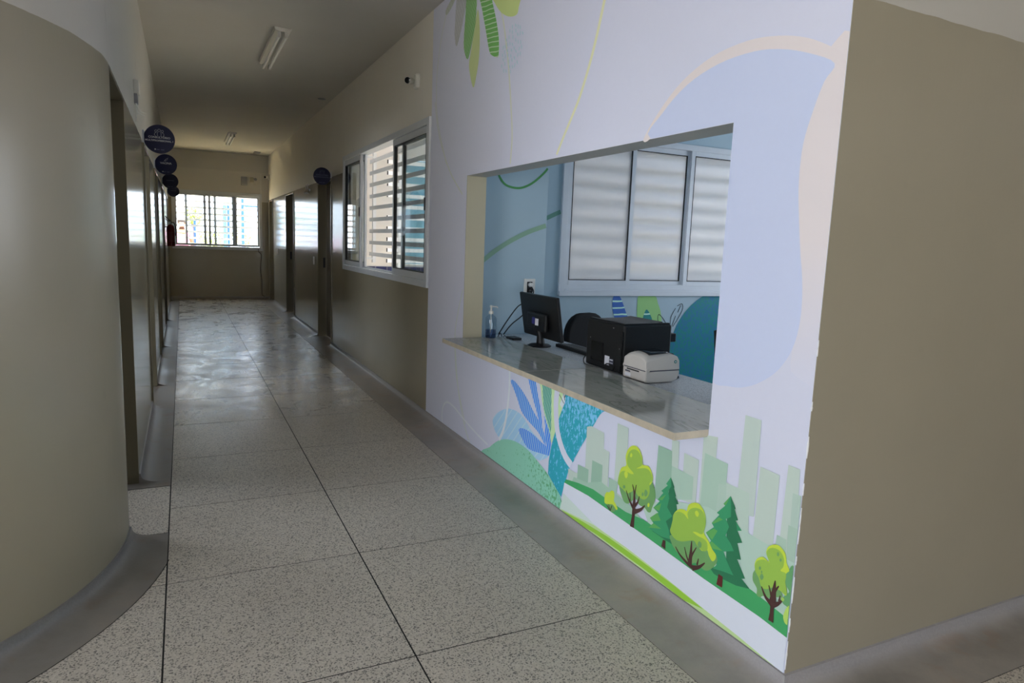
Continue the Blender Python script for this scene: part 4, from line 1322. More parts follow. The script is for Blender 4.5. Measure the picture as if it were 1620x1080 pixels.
['dot_print',(168,194,202),-2,'',[(3.708,2.493)]],
['dot_print',(168,194,202),-2,'',[(3.772,2.526)]],
['dot_print',(168,194,202),-2,'',[(3.631,2.514)]],
['dot_print',(168,194,202),-2,'',[(3.579,2.437)]],
['dot_print',(168,194,202),-2,'',[(3.62,2.405)]],
['dot_print',(168,194,202),-2,'',[(3.544,2.505)]],
['dot_print',(168,194,202),-2,'',[(3.706,2.581)]],
['dot_print',(168,194,202),-2,'',[(3.641,2.48)]],
['dot_print',(168,194,202),-2,'',[(3.541,2.54)]],
['dot_print',(168,194,202),-2,'',[(3.528,2.566)]],
['dot_print',(168,194,202),-2,'',[(3.576,2.533)]],
['dot_print',(168,194,202),-2,'',[(3.63,2.462)]],
['dot_print',(168,194,202),-2,'',[(3.78,2.507)]],
['dot_print',(168,194,202),-2,'',[(3.612,2.557)]],
['dot_print',(168,194,202),-2,'',[(3.766,2.496)]],
['dot_print',(168,194,202),-2,'',[(3.724,2.496)]],
['dot_print',(168,194,202),-2,'',[(3.662,2.535)]],
['dot_print',(168,194,202),-2,'',[(3.621,2.521)]],
['dot_print',(168,194,202),-2,'',[(3.734,2.428)]],
['dot_print',(168,194,202),-2,'',[(3.641,2.541)]],
['dot_print',(168,194,202),-2,'',[(3.752,2.529)]],
['dot_print',(168,194,202),-2,'',[(3.71,2.415)]],
['dot_print',(168,194,202),-2,'',[(3.583,2.601)]],
['dot_print',(168,194,202),-2,'',[(3.752,2.473)]],
['dot_print',(168,194,202),-2,'',[(3.654,2.553)]],
['dot_print',(168,194,202),-2,'',[(3.663,2.604)]],
['dot_print',(168,194,202),-2,'',[(3.658,2.483)]],
['dot_print',(168,194,202),-2,'',[(3.648,2.482)]],
['dot_print',(168,194,202),-2,'',[(3.609,2.542)]],
['dot_print',(168,194,202),-2,'',[(3.534,2.574)]],
['dot_print',(168,194,202),-2,'',[(3.54,2.466)]],
['dot_print',(168,194,202),-2,'',[(3.77,2.442)]],
['dot_print',(168,194,202),-2,'',[(3.623,2.467)]],
['dot_print',(168,194,202),-2,'',[(3.632,2.408)]],
['dot_print',(168,194,202),-2,'',[(3.521,2.515)]],
['dot_print',(168,194,202),-2,'',[(3.677,2.536)]],
['dot_print',(168,194,202),-2,'',[(3.737,2.45)]],
['dot_print',(168,194,202),-2,'',[(3.741,2.493)]],
['dot_print',(168,194,202),-2,'',[(3.522,2.495)]],
['dot_print',(168,194,202),-2,'',[(3.52,2.537)]],
['dot_print',(168,194,202),-2,'',[(3.753,2.55)]],
['dot_print',(168,194,202),-2,'',[(3.57,2.439)]],
['dot_print',(168,194,202),-2,'',[(3.761,2.477)]],
['dot_print',(168,194,202),-2,'',[(3.575,2.599)]],
['dot_print',(168,194,202),-2,'',[(3.594,2.61)]],
['dot_print',(168,194,202),-2,'',[(3.551,2.484)]],
['dot_print',(168,194,202),-2,'',[(3.704,2.593)]],
['dot_print',(168,194,202),-2,'',[(3.564,2.503)]],
['dot_print',(168,194,202),-2,'',[(3.639,2.547)]],
['dot_print',(168,194,202),-2,'',[(3.715,2.446)]],
['dot_print',(168,194,202),-2,'',[(3.714,2.56)]],
['dot_print',(168,194,202),-2,'',[(3.529,2.482)]],
['dot_print',(168,194,202),-2,'',[(3.64,2.622)]],
['dot_print',(168,194,202),-2,'',[(3.575,2.498)]],
['dot_print',(168,194,202),-2,'',[(3.733,2.526)]],
['dot_print',(168,194,202),-2,'',[(3.741,2.562)]],
['dot_print',(168,194,202),-2,'',[(3.692,2.527)]],
['dot_print',(168,194,202),-2,'',[(3.558,2.47)]],
['dot_print',(168,194,202),-2,'',[(3.682,2.471)]],
['dot_print',(168,194,202),-2,'',[(3.692,2.514)]],
['dot_print',(168,194,202),-2,'',[(3.552,2.492)]],
['dot_print',(168,194,202),-2,'',[(3.674,2.476)]],
['dot_print',(168,194,202),-2,'',[(3.579,2.533)]],
['dot_print',(168,194,202),-2,'',[(3.604,2.527)]],
['dot_print',(168,194,202),-2,'',[(3.729,2.5)]],
['dot_print',(168,194,202),-2,'',[(3.586,2.498)]],
['dot_print',(168,194,202),-2,'',[(3.591,2.54)]],
['dot_print',(168,194,202),-2,'',[(3.733,2.426)]],
['dot_print',(168,194,202),-2,'',[(3.642,2.576)]],
['dot_print',(168,194,202),-2,'',[(3.682,2.398)]],
['dot_print',(168,194,202),-2,'',[(3.77,2.425)]],
['dot_print',(168,194,202),-2,'',[(3.753,2.415)]],
['dot_print',(168,194,202),-2,'',[(3.65,2.604)]],
['dot_print',(168,194,202),-2,'',[(3.718,2.545)]],
['dot_print',(168,194,202),-2,'',[(3.615,2.411)]],
['dot_print',(168,194,202),-2,'',[(3.562,2.556)]],
['dot_print',(168,194,202),-2,'',[(3.621,2.417)]],
['dot_print',(168,194,202),-2,'',[(3.732,2.43)]],
['dot_print',(168,194,202),-2,'',[(3.723,2.49)]],
['dot_print',(168,194,202),-2,'',[(3.65,2.49)]],
['dot_print',(168,194,202),-2,'',[(3.562,2.578)]],
['dot_print',(168,194,202),-2,'',[(3.708,2.381)]],
['dot_print',(168,194,202),-2,'',[(3.733,2.57)]],
['dot_print',(168,194,202),-2,'',[(3.62,2.415)]],
['dot_print',(168,194,202),-2,'',[(3.658,2.62)]],
['dot_print',(168,194,202),-2,'',[(3.66,2.426)]],
['dot_print',(168,194,202),-2,'',[(3.555,2.59)]],
['dot_print',(168,194,202),-2,'',[(3.671,2.388)]],
['dot_print',(168,194,202),-2,'',[(3.582,2.452)]],
['dot_print',(168,194,202),-2,'',[(3.747,2.524)]],
['dot_print',(168,194,202),-2,'',[(3.674,2.505)]],
['dot_print',(168,194,202),-2,'',[(3.663,2.617)]],
['dot_print',(168,194,202),-2,'',[(3.565,2.497)]],
['dot_print',(168,194,202),-2,'',[(3.738,2.486)]],
['dot_print',(168,194,202),-2,'',[(3.707,2.388)]],
['dot_print',(168,194,202),-2,'',[(3.599,2.611)]],
['dot_print',(168,194,202),-2,'',[(3.713,2.494)]],
['dot_print',(168,194,202),-2,'',[(3.57,2.569)]],
['dot_print',(168,194,202),-2,'',[(3.647,2.61)]],
['dot_print',(168,194,202),-2,'',[(3.596,2.507)]],
['dot_print',(168,194,202),-2,'',[(3.618,2.612)]],
['dot_print',(168,194,202),-2,'',[(3.654,2.518)]],
['dot_print',(168,194,202),-2,'',[(3.78,2.483)]],
['dot_print',(168,194,202),-2,'',[(3.533,2.582)]],
['dot_print',(168,194,202),-2,'',[(3.609,2.467)]],
['dot_print',(168,194,202),-2,'',[(3.657,2.416)]],
['dot_print',(168,194,202),-2,'',[(3.685,2.471)]],
['dot_print',(168,194,202),-2,'',[(3.741,2.384)]],
['dot_print',(168,194,202),-2,'',[(3.657,2.618)]],
['dot_print',(168,194,202),-2,'',[(3.587,2.485)]],
['dot_print',(168,194,202),-2,'',[(3.723,2.426)]],
['dot_print',(168,194,202),-2,'',[(3.658,2.492)]],
['dot_print',(168,194,202),-2,'',[(3.614,2.524)]],
['dot_print',(168,194,202),-2,'',[(3.573,2.42)]],
['dot_print',(168,194,202),-2,'',[(3.788,2.491)]],
['dot_print',(168,194,202),-2,'',[(3.696,2.387)]],
['dot_print',(168,194,202),-2,'',[(3.74,2.462)]],
['dot_print',(168,194,202),-2,'',[(3.588,2.612)]],
['dot_print',(168,194,202),-2,'',[(3.719,2.505)]],
['dot_print',(168,194,202),-2,'',[(3.523,2.561)]],
['dot_print',(168,194,202),-2,'',[(3.652,2.389)]],
['dot_print',(168,194,202),-2,'',[(3.737,2.424)]],
['dot_print',(168,194,202),-2,'',[(3.693,2.48)]],
['dot_print',(168,194,202),-2,'',[(3.574,2.588)]],
['dot_print',(168,194,202),-2,'',[(3.649,2.615)]],
['dot_print',(168,194,202),-2,'',[(3.562,2.44)]],
['dot_print',(168,194,202),-2,'',[(3.751,2.413)]],
['dot_print',(168,194,202),-2,'',[(3.605,2.449)]],
['dot_print',(168,194,202),-2,'',[(3.766,2.432)]],
['dot_print',(168,194,202),-2,'',[(3.598,2.52)]],
['dot_print',(168,194,202),-2,'',[(3.767,2.448)]],
['dot_print',(168,194,202),-2,'',[(3.724,2.434)]],
['dot_print',(168,194,202),-2,'',[(3.63,2.531)]],
['dot_print',(168,194,202),-2,'',[(3.671,2.565)]],
['dot_print',(168,194,202),-2,'',[(3.639,2.389)]],
['dot_print',(168,194,202),-2,'',[(3.636,2.528)]],
['dot_print',(168,194,202),-2,'',[(3.741,2.503)]],
['dot_print',(168,194,202),-2,'',[(3.542,2.46)]],
['dot_print',(168,194,202),-2,'',[(3.591,2.466)]],
['dot_print',(168,194,202),-2,'',[(3.705,2.498)]],
['dot_print',(168,194,202),-2,'',[(3.673,2.563)]],
['dot_print',(168,194,202),-2,'',[(3.722,2.49)]],
['dot_print',(168,194,202),-2,'',[(3.574,2.516)]],
['dot_print',(168,194,202),-2,'',[(3.657,2.446)]],
['dot_print',(168,194,202),-2,'',[(3.682,2.43)]],
['dot_print',(168,194,202),-2,'',[(3.639,2.604)]],
['pale_leaf_print',(154,191,228),1,'vein_pale',[(3.754,0.299),(3.738,0.335),(3.663,0.385),(3.549,0.431),(3.45,0.444),(3.363,0.438),(3.288,0.409),(3.235,0.38),(3.146,0.358),(3.068,0.335),(3.02,0.304),(3.098,0.253),(3.135,0.241),(3.263,0.24),(3.399,0.238),(3.589,0.219),(3.674,0.231),(3.726,0.259)]],
['blue_leaf_print',(79,139,228),1,'vein_blue',[(3.514,0.612),(3.492,0.617),(3.448,0.61),(3.376,0.584),(3.301,0.548),(3.216,0.493),(3.145,0.455),(3.105,0.425),(3.073,0.383),(3.059,0.337),(3.02,0.304),(3.109,0.369),(3.168,0.398),(3.259,0.421),(3.327,0.442),(3.376,0.469),(3.424,0.521),(3.477,0.568),(3.516,0.599)]],
['blue_leaf_print',(77,136,222),1,'vein_blue',[(3.329,0.688),(3.301,0.666),(3.261,0.608),(3.221,0.552),(3.189,0.513),(3.156,0.466),(3.114,0.422),(3.119,0.476),(3.144,0.542),(3.172,0.591),(3.196,0.645),(3.219,0.682),(3.255,0.707)]],
['blue_leaf_print',(74,133,226),1,'vein_blue',[(3.387,0.345),(3.367,0.36),(3.305,0.369),(3.224,0.367),(3.135,0.352),(3.06,0.342),(3.023,0.334),(3.016,0.305),(3.046,0.296),(3.138,0.282),(3.225,0.27),(3.286,0.276),(3.341,0.304),(3.377,0.328)]],
['lime_leaf_print',(187,213,163),0,'',[(3.162,0.688),(3.143,0.633),(3.122,0.565),(3.084,0.502),(3.032,0.435),(3.004,0.376),(2.982,0.418),(2.941,0.486),(2.902,0.612),(2.875,0.669),(2.893,0.686),(2.937,0.711),(3.05,0.715)]],
['green_leaf_print',(81,152,135),1,'vein_green3',[(3.129,0.69),(3.124,0.637),(3.112,0.581),(3.101,0.539),(3.065,0.489),(3.024,0.437),(3.016,0.413),(3.013,0.467),(3.02,0.549),(3.024,0.614),(3.032,0.696),(3.058,0.709)]],
['blue_leaf_print',(72,131,221),1,'vein_blue',[(3.095,0.5),(3.079,0.45),(3.072,0.379),(3.02,0.306),(3.008,0.352),(3.015,0.404),(3.032,0.435),(3.062,0.467)]],
['white_patch_print',(206,213,232),0,'',[(2.894,0.694),(2.848,0.683),(2.873,0.652),(2.908,0.585),(2.935,0.6),(2.913,0.639)]],
['twig_print',(60,60,70),-1,'',[(2.922,0.686),(2.884,0.633)],(0.005,0.004)],
['twig_print',(60,60,70),-1,'',[(2.944,0.65),(2.894,0.614)],(0.005,0.004)],
['twig_print',(60,60,70),-1,'',[(2.888,0.683),(2.888,0.632)],(0.005,0.004)],
['twig_print',(60,60,70),-1,'',[(2.872,0.68),(2.885,0.65)],(0.005,0.004)],
['twig_print',(60,60,70),-1,'',[(2.86,0.681),(2.87,0.661)],(0.005,0.004)],
['teal_print',(78,177,210),0,'teal',[(2.842,0.691),(2.518,0.688),(2.563,0.637),(2.632,0.545),(2.705,0.448),(2.757,0.375),(2.781,0.339),(2.829,0.339),(2.881,0.367),(2.93,0.428),(2.944,0.499),(2.915,0.565),(2.884,0.617)]],
['teal_print',(87,177,221),0,'teal',[(2.963,0.456),(2.912,0.388),(2.857,0.337),(2.799,0.315),(2.822,0.267),(2.85,0.198),(2.875,0.125),(2.934,0.154),(3.022,0.201),(3.021,0.271),(2.999,0.363)]],
['white_arc_print',(200,202,222),-1,'',[(2.963,0.687),(2.973,0.611),(2.967,0.545),(2.949,0.467),(2.906,0.397),(2.851,0.347),(2.792,0.321)],(0.05,0.045)],
['green_mound_print',(133,190,166),1,'mound',[(3.878,0.042),(3.783,0.126),(3.661,0.202),(3.543,0.244),(3.411,0.265),(3.266,0.261),(3.145,0.233),(3.03,0.199),(2.934,0.154),(2.879,0.12),(2.85,0.04),(2.92,0.013),(3.11,0.036)]],
['white_line_print',(204,209,222),-1,'',[(3.54,0.699),(3.531,0.585),(3.542,0.465),(3.568,0.348),(3.607,0.265),(3.649,0.213)],(0.02,0.026)],
['building_print',(176,190,180),0,'',[(2.666,0.552),(2.63,0.565),(2.518,0.562),(2.514,0.488),(2.468,0.486),(2.466,0.324),(2.333,0.315),(2.343,0.137),(2.812,0.238),(2.818,0.296),(2.736,0.298),(2.663,0.355)]],
['building_print',(176,190,180),0,'',[(2.417,0.634),(2.335,0.634),(2.324,0.361),(2.418,0.363)]],
['building_print',(176,190,180),0,'',[(2.045,0.668),(2.001,0.668),(1.993,0.415),(2.037,0.408)]],
['building_print',(176,190,180),0,'',[(1.969,0.632),(1.885,0.629),(1.886,0.454),(1.966,0.444)]],
['building_print',(176,190,182),0,'',[(1.676,0.854),(1.604,0.854),(1.6,0.518),(1.684,0.503)]],
['building_print',(176,190,180),0,'',[(1.87,0.732),(1.797,0.742),(1.802,0.448),(1.869,0.451)]],
['building_print',(176,190,180),0,'',[(1.591,0.698),(1.508,0.695),(1.509,0.409),(1.597,0.4)]],
['building_print',(176,190,180),0,'',[(1.478,0.74),(1.432,0.739),(1.419,0.429),(1.485,0.441)]],
['building_print',(172,190,178),0,'',[(1.74,0.592),(1.628,0.592),(1.613,0.415),(1.647,0.437),(1.738,0.445)]],
['building_print',(158,184,168),0,'',[(1.856,0.666),(1.737,0.661),(1.74,0.463),(1.862,0.449)]],
['building_print',(164,186,172),0,'',[(1.775,0.575),(1.736,0.584),(1.726,0.45),(1.776,0.449)]],
['building_print',(164,184,172),0,'',[(1.451,0.656),(1.412,0.658),(1.405,0.436),(1.444,0.439)]],
['building_print',(158,184,168),0,'',[(2.039,0.56),(1.908,0.556),(1.905,0.467),(2.038,0.418)]],
['building_print',(140,172,152),0,'',[(2.126,0.618),(2.039,0.618),(2.026,0.381),(2.13,0.395)]],
['building_print',(140,172,152),0,'',[(2.728,0.346),(2.631,0.351),(2.63,0.277),(2.728,0.257)]],
['building_print',(140,172,152),0,'',[(2.603,0.406),(2.516,0.409),(2.514,0.294),(2.605,0.272)]],
['building_print',(152,180,162),0,'',[(2.46,0.369),(2.389,0.371),(2.393,0.298),(2.455,0.288)]],
['building_print',(150,180,160),0,'',[(2.76,0.271),(2.639,0.283),(2.521,0.328),(2.443,0.319),(2.361,0.309),(2.262,0.299),(2.124,0.229),(2.249,0.176),(2.775,0.236)]],
['building_print',(166,190,176),0,'',[(2.207,0.334),(2.038,0.418),(1.965,0.435),(1.818,0.471),(1.704,0.468),(1.609,0.453),(1.48,0.448),(1.391,0.442),(1.379,0.179),(2.093,0.197)]],
['building_print',(158,182,166),0,'',[(1.496,0.498),(1.456,0.498),(1.454,0.434),(1.499,0.435)]],
['building_print',(156,180,164),0,'',[(1.455,0.548),(1.411,0.549),(1.405,0.436),(1.451,0.435)]],
['grass_print',(64,152,92),0,'',[(2.833,0.234),(2.717,0.255),(2.582,0.27),(2.433,0.263),(2.315,0.26),(2.19,0.275),(2.055,0.27),(1.932,0.27),(1.817,0.265),(1.686,0.263),(1.579,0.264),(1.5,0.255),(1.42,0.244),(1.416,0.181),(1.536,0.19),(1.809,0.194),(2.148,0.209),(2.622,0.224),(2.848,0.212)]],
['white_road_print',(202,206,226),0,'',[(2.848,0.212),(2.622,0.224),(2.148,0.209),(1.809,0.194),(1.536,0.19),(1.416,0.181),(1.412,0.051),(1.532,0.055),(1.794,0.061),(2.049,0.072),(2.394,0.08),(2.677,0.082),(2.864,0.11)]],
['haze_print',(190,204,196),0,'',[(2.851,0.155),(2.864,0.11),(2.882,0.049),(2.604,0.053),(2.296,0.076),(2.099,0.075),(2.356,0.097),(2.565,0.107)]],
['lime_verge_print',(176,200,140),0,'',[(2.883,0.062),(2.564,0.101),(2.299,0.104),(2.036,0.095),(1.796,0.08),(1.615,0.071),(1.423,0.056),(1.713,0.055),(2.0,0.058),(2.351,0.051),(2.673,0.051)]],
['lime_verge_print',(140,186,62),0,'',[(2.893,0.055),(2.7,0.077),(2.436,0.093),(2.205,0.093),(1.972,0.088),(1.796,0.078),(1.908,0.057),(2.167,0.066),(2.561,0.065),(2.909,0.031)]],
['tree_shade_print',(104,150,92),1,'',[(2.47,0.245),(2.433,0.22),(2.404,0.227),(2.381,0.254),(2.397,0.265),(2.437,0.259)]],
['tree_crown_print',(180,200,66),1,'',[(2.481,0.279),(2.468,0.297),(2.449,0.302),(2.435,0.315),(2.413,0.319),(2.406,0.297),(2.409,0.278),(2.393,0.267),(2.377,0.251),(2.387,0.243),(2.414,0.256),(2.443,0.248),(2.477,0.24),(2.483,0.26)]],
['twig_print',(60,70,50),-1,'',[(2.461,0.237),(2.437,0.223)],(0.006,0.008)],
['twig_print',(60,70,50),-1,'',[(2.447,0.246),(2.435,0.222)],(0.006,0.008)],
['twig_print',(60,70,50),-1,'',[(2.421,0.249),(2.433,0.22)],(0.006,0.008)],
['tree_shade_print',(104,150,92),1,'',[(2.375,0.361),(2.351,0.319),(2.327,0.3),(2.297,0.306),(2.271,0.33),(2.251,0.346),(2.221,0.327),(2.186,0.329),(2.165,0.319),(2.145,0.325),(2.136,0.35),(2.124,0.38),(2.121,0.411),(2.138,0.443),(2.166,0.459),(2.261,0.441),(2.345,0.399)]],
['tree_crown_print',(180,200,66),1,'',[(2.333,0.467),(2.341,0.505),(2.323,0.546),(2.289,0.569),(2.253,0.566),(2.225,0.536),(2.22,0.507),(2.179,0.511),(2.156,0.493),(2.146,0.462),(2.176,0.426),(2.271,0.402),(2.364,0.37),(2.385,0.381),(2.38,0.415),(2.365,0.447)]],
['tree_leaf_print',(140,176,74),1,'',[(2.318,0.467),(2.329,0.499),(2.314,0.535),(2.28,0.554),(2.244,0.549),(2.224,0.523),(2.224,0.501),(2.258,0.477),(2.197,0.497),(2.163,0.491),(2.145,0.462),(2.164,0.443),(2.16,0.405),(2.177,0.373),(2.203,0.359),(2.239,0.364),(2.262,0.378),(2.288,0.36),(2.313,0.347),(2.347,0.353),(2.383,0.363),(2.385,0.39),(2.37,0.423),(2.338,0.44),(2.297,0.44),(2.276,0.449)]],
['tree_spot_print',(180,200,66),1,'',[(2.344,0.427),(2.332,0.442),(2.317,0.436),(2.32,0.416),(2.332,0.41)]],
['tree_spot_print',(180,200,66),1,'',[(2.31,0.518),(2.303,0.532),(2.293,0.526),(2.298,0.514),(2.306,0.513)]],
['tree_spot_print',(104,150,92),1,'',[(2.195,0.389),(2.188,0.408),(2.173,0.401),(2.177,0.384),(2.188,0.378)]],
['tree_spot_print',(104,150,92),1,'',[(2.212,0.378),(2.205,0.39),(2.197,0.383),(2.204,0.372)]],
['tree_spot_print',(104,150,92),1,'',[(2.347,0.364),(2.338,0.376),(2.329,0.37),(2.336,0.359)]],
['tree_spot_print',(180,200,66),1,'',[(2.169,0.348),(2.162,0.359),(2.154,0.356),(2.157,0.343),(2.165,0.341)]],
['tree_trunk_print',(72,48,44),0,'',[(2.278,0.21),(2.269,0.259),(2.269,0.297),(2.253,0.303),(2.246,0.297),(2.248,0.281),(2.25,0.253),(2.249,0.213)]],
['tree_branch_print',(72,48,44),-1,'',[(2.321,0.357),(2.296,0.325),(2.264,0.297)],(0.004,0.014)],
['tree_branch_print',(72,48,44),-1,'',[(2.292,0.358),(2.286,0.324)],(0.003,0.006)],
['tree_branch_print',(72,48,44),-1,'',[(2.278,0.399),(2.261,0.361),(2.26,0.298)],(0.004,0.02)],
['tree_branch_print',(72,48,44),-1,'',[(2.252,0.406),(2.259,0.352),(2.259,0.317)],(0.004,0.012)],
['tree_branch_print',(72,48,44),-1,'',[(2.225,0.365),(2.235,0.334),(2.254,0.312)],(0.004,0.014)],
['tree_branch_print',(72,48,44),-1,'',[(2.184,0.339),(2.212,0.31),(2.252,0.286)],(0.005,0.022)],
['fir_shade_print',(44,110,76),0,'',[(2.033,0.513),(2.008,0.48),(2.012,0.477),(1.995,0.449),(1.999,0.445),(1.976,0.423),(1.99,0.417),(1.98,0.388),(1.954,0.362),(1.958,0.315),(1.978,0.249),(2.039,0.248),(2.124,0.251),(2.05,0.345)]],
['fir_print',(56,140,96),0,'',[(2.033,0.513),(2.059,0.477),(2.048,0.474),(2.085,0.439),(2.072,0.435),(2.103,0.396),(2.09,0.393),(2.128,0.351),(2.094,0.342),(2.146,0.3),(2.121,0.287),(2.151,0.255),(2.104,0.252),(2.065,0.252),(2.01,0.264),(2.019,0.294),(2.044,0.326),(2.008,0.361),(2.042,0.385),(2.034,0.426),(2.043,0.452),(2.027,0.478)]],
['fir_light_print',(90,158,84),0,'',[(2.146,0.3),(2.1,0.34),(2.075,0.316),(2.128,0.292)]],
['fir_light_print',(90,158,84),0,'',[(2.128,0.351),(2.08,0.388),(2.089,0.351)]],
['fir_light_print',(90,158,84),0,'',[(2.151,0.255),(2.121,0.287),(2.068,0.284)]],
['fir_light_print',(90,158,84),0,'',[(2.103,0.396),(2.053,0.435),(2.075,0.402)]],
['fir_trunk_print',(72,48,44),0,'',[(2.054,0.243),(2.038,0.246),(2.035,0.211),(2.061,0.213)]],
['fir_shade_print',(44,110,76),0,'',[(1.709,0.553),(1.681,0.517),(1.686,0.513),(1.665,0.481),(1.676,0.475),(1.659,0.46),(1.644,0.451),(1.664,0.443),(1.637,0.41),(1.659,0.399),(1.636,0.348),(1.654,0.342),(1.61,0.291),(1.626,0.283),(1.586,0.265),(1.648,0.247),(1.716,0.239),(1.757,0.238),(1.78,0.25),(1.702,0.291),(1.718,0.472)]],
['fir_print',(56,140,96),0,'',[(1.709,0.553),(1.74,0.513),(1.731,0.509),(1.769,0.468),(1.755,0.466),(1.79,0.421),(1.777,0.41),(1.816,0.373),(1.786,0.353),(1.795,0.341),(1.788,0.325),(1.755,0.309),(1.749,0.277),(1.764,0.256),(1.71,0.269),(1.664,0.277),(1.678,0.291),(1.7,0.315),(1.72,0.341),(1.672,0.364),(1.688,0.383),(1.717,0.403),(1.704,0.44),(1.722,0.463),(1.699,0.479),(1.702,0.513)]],
['fir_light_print',(90,158,84),0,'',[(1.816,0.373),(1.776,0.405),(1.758,0.403),(1.781,0.359)]],
['fir_light_print',(90,158,84),0,'',[(1.79,0.421),(1.756,0.456),(1.736,0.455),(1.778,0.423)]],
['fir_light_print',(90,158,84),0,'',[(1.795,0.341),(1.781,0.353),(1.725,0.341),(1.788,0.325)]],
['fir_light_print',(90,158,84),0,'',[(1.74,0.513),(1.712,0.546),(1.728,0.512)]],
['fir_shade_print',(56,140,96),0,'',[(1.672,0.471),(1.644,0.451),(1.665,0.442)]],
['fir_trunk_print',(86,40,36),0,'',[(1.734,0.249),(1.713,0.248),(1.712,0.207),(1.741,0.206)]],
['tree_shade_print',(104,150,92),1,'',[(2.01,0.282),(2.002,0.256),(1.975,0.235),(1.932,0.225),(1.89,0.211),(1.859,0.234),(1.809,0.229),(1.779,0.244),(1.749,0.284),(1.752,0.31),(1.788,0.329),(1.864,0.327),(1.941,0.303)]],
['tree_crown_print',(180,200,66),1,'',[(2.003,0.347),(1.997,0.378),(1.97,0.405),(1.942,0.414),(1.927,0.414),(1.919,0.441),(1.893,0.46),(1.863,0.466),(1.834,0.449),(1.821,0.42),(1.822,0.388),(1.825,0.367),(1.795,0.345),(1.777,0.326),(1.755,0.312),(1.758,0.292),(1.772,0.281),(1.789,0.293),(1.802,0.311),(1.827,0.296),(1.856,0.307),(1.879,0.315),(1.939,0.285),(1.98,0.278),(2.012,0.294),(2.009,0.32)]],
['tree_leaf_print',(140,176,74),1,'',[(2.003,0.347),(2.0,0.373),(1.975,0.393),(1.94,0.397),(1.915,0.386),(1.921,0.408),(1.904,0.432),(1.872,0.447),(1.839,0.445),(1.821,0.42),(1.822,0.388),(1.834,0.359),(1.867,0.354),(1.883,0.347),(1.855,0.343),(1.822,0.345),(1.805,0.337),(1.8,0.312),(1.822,0.298),(1.856,0.305),(1.879,0.315),(1.939,0.285),(1.98,0.278),(2.012,0.294),(2.009,0.32)]],
['tree_spot_print',(180,200,66),1,'',[(1.881,0.427),(1.871,0.437),(1.859,0.43),(1.864,0.415),(1.875,0.416)]],
['tree_spot_print',(104,150,92),1,'',[(1.853,0.312),(1.846,0.326),(1.833,0.323),(1.834,0.307),(1.845,0.302)]],
['tree_branch_print',(72,48,44),-1,'',[(1.975,0.249),(1.944,0.227),(1.893,0.212),(1.862,0.212)],(0.004,0.018)],
['tree_branch_print',(72,48,44),-1,'',[(1.923,0.27),(1.908,0.24),(1.888,0.216)],(0.004,0.01)],
['tree_branch_print',(72,48,44),-1,'',[(1.886,0.31),(1.885,0.262),(1.887,0.209)],(0.004,0.026)],
['tree_branch_print',(72,48,44),-1,'',[(1.858,0.296),(1.878,0.257),(1.882,0.239)],(0.004,0.012)],
['tree_branch_print',(72,48,44),-1,'',[(1.842,0.259),(1.847,0.231)],(0.004,0.01)],
['tree_branch_print',(72,48,44),-1,'',[(1.807,0.258),(1.836,0.228),(1.873,0.207)],(0.004,0.022)],
['tree_shade_print',(104,150,92),1,'',[(1.577,0.317),(1.574,0.334),(1.557,0.348),(1.499,0.325),(1.459,0.323),(1.449,0.306),(1.474,0.293),(1.498,0.277),(1.525,0.271),(1.537,0.26),(1.552,0.261),(1.554,0.283),(1.573,0.3)]],
['tree_shade_print',(96,150,100),1,'',[(1.416,0.423),(1.435,0.403),(1.444,0.381),(1.44,0.354),(1.423,0.337),(1.438,0.319),(1.447,0.292),(1.429,0.285),(1.401,0.295)]],
['tree_crown_print',(180,200,66),1,'',[(1.529,0.422),(1.523,0.445),(1.5,0.463),(1.477,0.467),(1.453,0.452),(1.444,0.424),(1.431,0.405),(1.442,0.389),(1.442,0.36),(1.433,0.336),(1.435,0.318),(1.459,0.323),(1.49,0.318),(1.515,0.3),(1.537,0.299),(1.55,0.323),(1.566,0.342),(1.573,0.361),(1.564,0.386),(1.54,0.402),(1.515,0.397)]],
['tree_leaf_print',(140,176,74),1,'',[(1.528,0.419),(1.52,0.439),(1.501,0.451),(1.475,0.452),(1.457,0.436),(1.455,0.408),(1.465,0.389),(1.442,0.389),(1.442,0.36),(1.433,0.336),(1.436,0.32),(1.459,0.323),(1.49,0.318),(1.515,0.3),(1.538,0.3),(1.55,0.323),(1.568,0.34),(1.571,0.362),(1.561,0.38),(1.535,0.395),(1.512,0.396)]],
['tree_spot_print',(104,150,92),1,'',[(1.486,0.436),(1.482,0.446),(1.476,0.44),(1.48,0.431)]],
['tree_spot_print',(104,150,92),1,'',[(1.473,0.422),(1.469,0.43),(1.464,0.426),(1.468,0.418)]],
['tree_spot_print',(104,150,92),1,'',[(1.554,0.356),(1.55,0.365),(1.544,0.361),(1.548,0.352)]],
['tree_spot_print',(104,150,92),1,'',[(1.546,0.329),(1.539,0.344),(1.53,0.337),(1.536,0.322)]],
['tree_spot_print',(104,150,92),1,'',[(1.543,0.348),(1.54,0.354),(1.537,0.351),(1.539,0.345)]],
['tree_trunk_print',(72,48,44),0,'',[(1.494,0.202),(1.491,0.232),(1.491,0.259),(1.488,0.275),(1.479,0.283),(1.477,0.266),(1.476,0.24),(1.473,0.203)]],
['tree_branch_print',(72,48,44),-1,'',[(1.535,0.3),(1.514,0.273),(1.487,0.26)],(0.004,0.018)],
['tree_branch_print',(72,48,44),-1,'',[(1.505,0.319),(1.494,0.294),(1.486,0.276)],(0.004,0.012)],
['tree_branch_print',(72,48,44),-1,'',[(1.481,0.347),(1.482,0.311),(1.484,0.266)],(0.004,0.03)],
['tree_branch_print',(72,48,44),-1,'',[(1.465,0.336),(1.478,0.31),(1.482,0.289)],(0.004,0.014)],
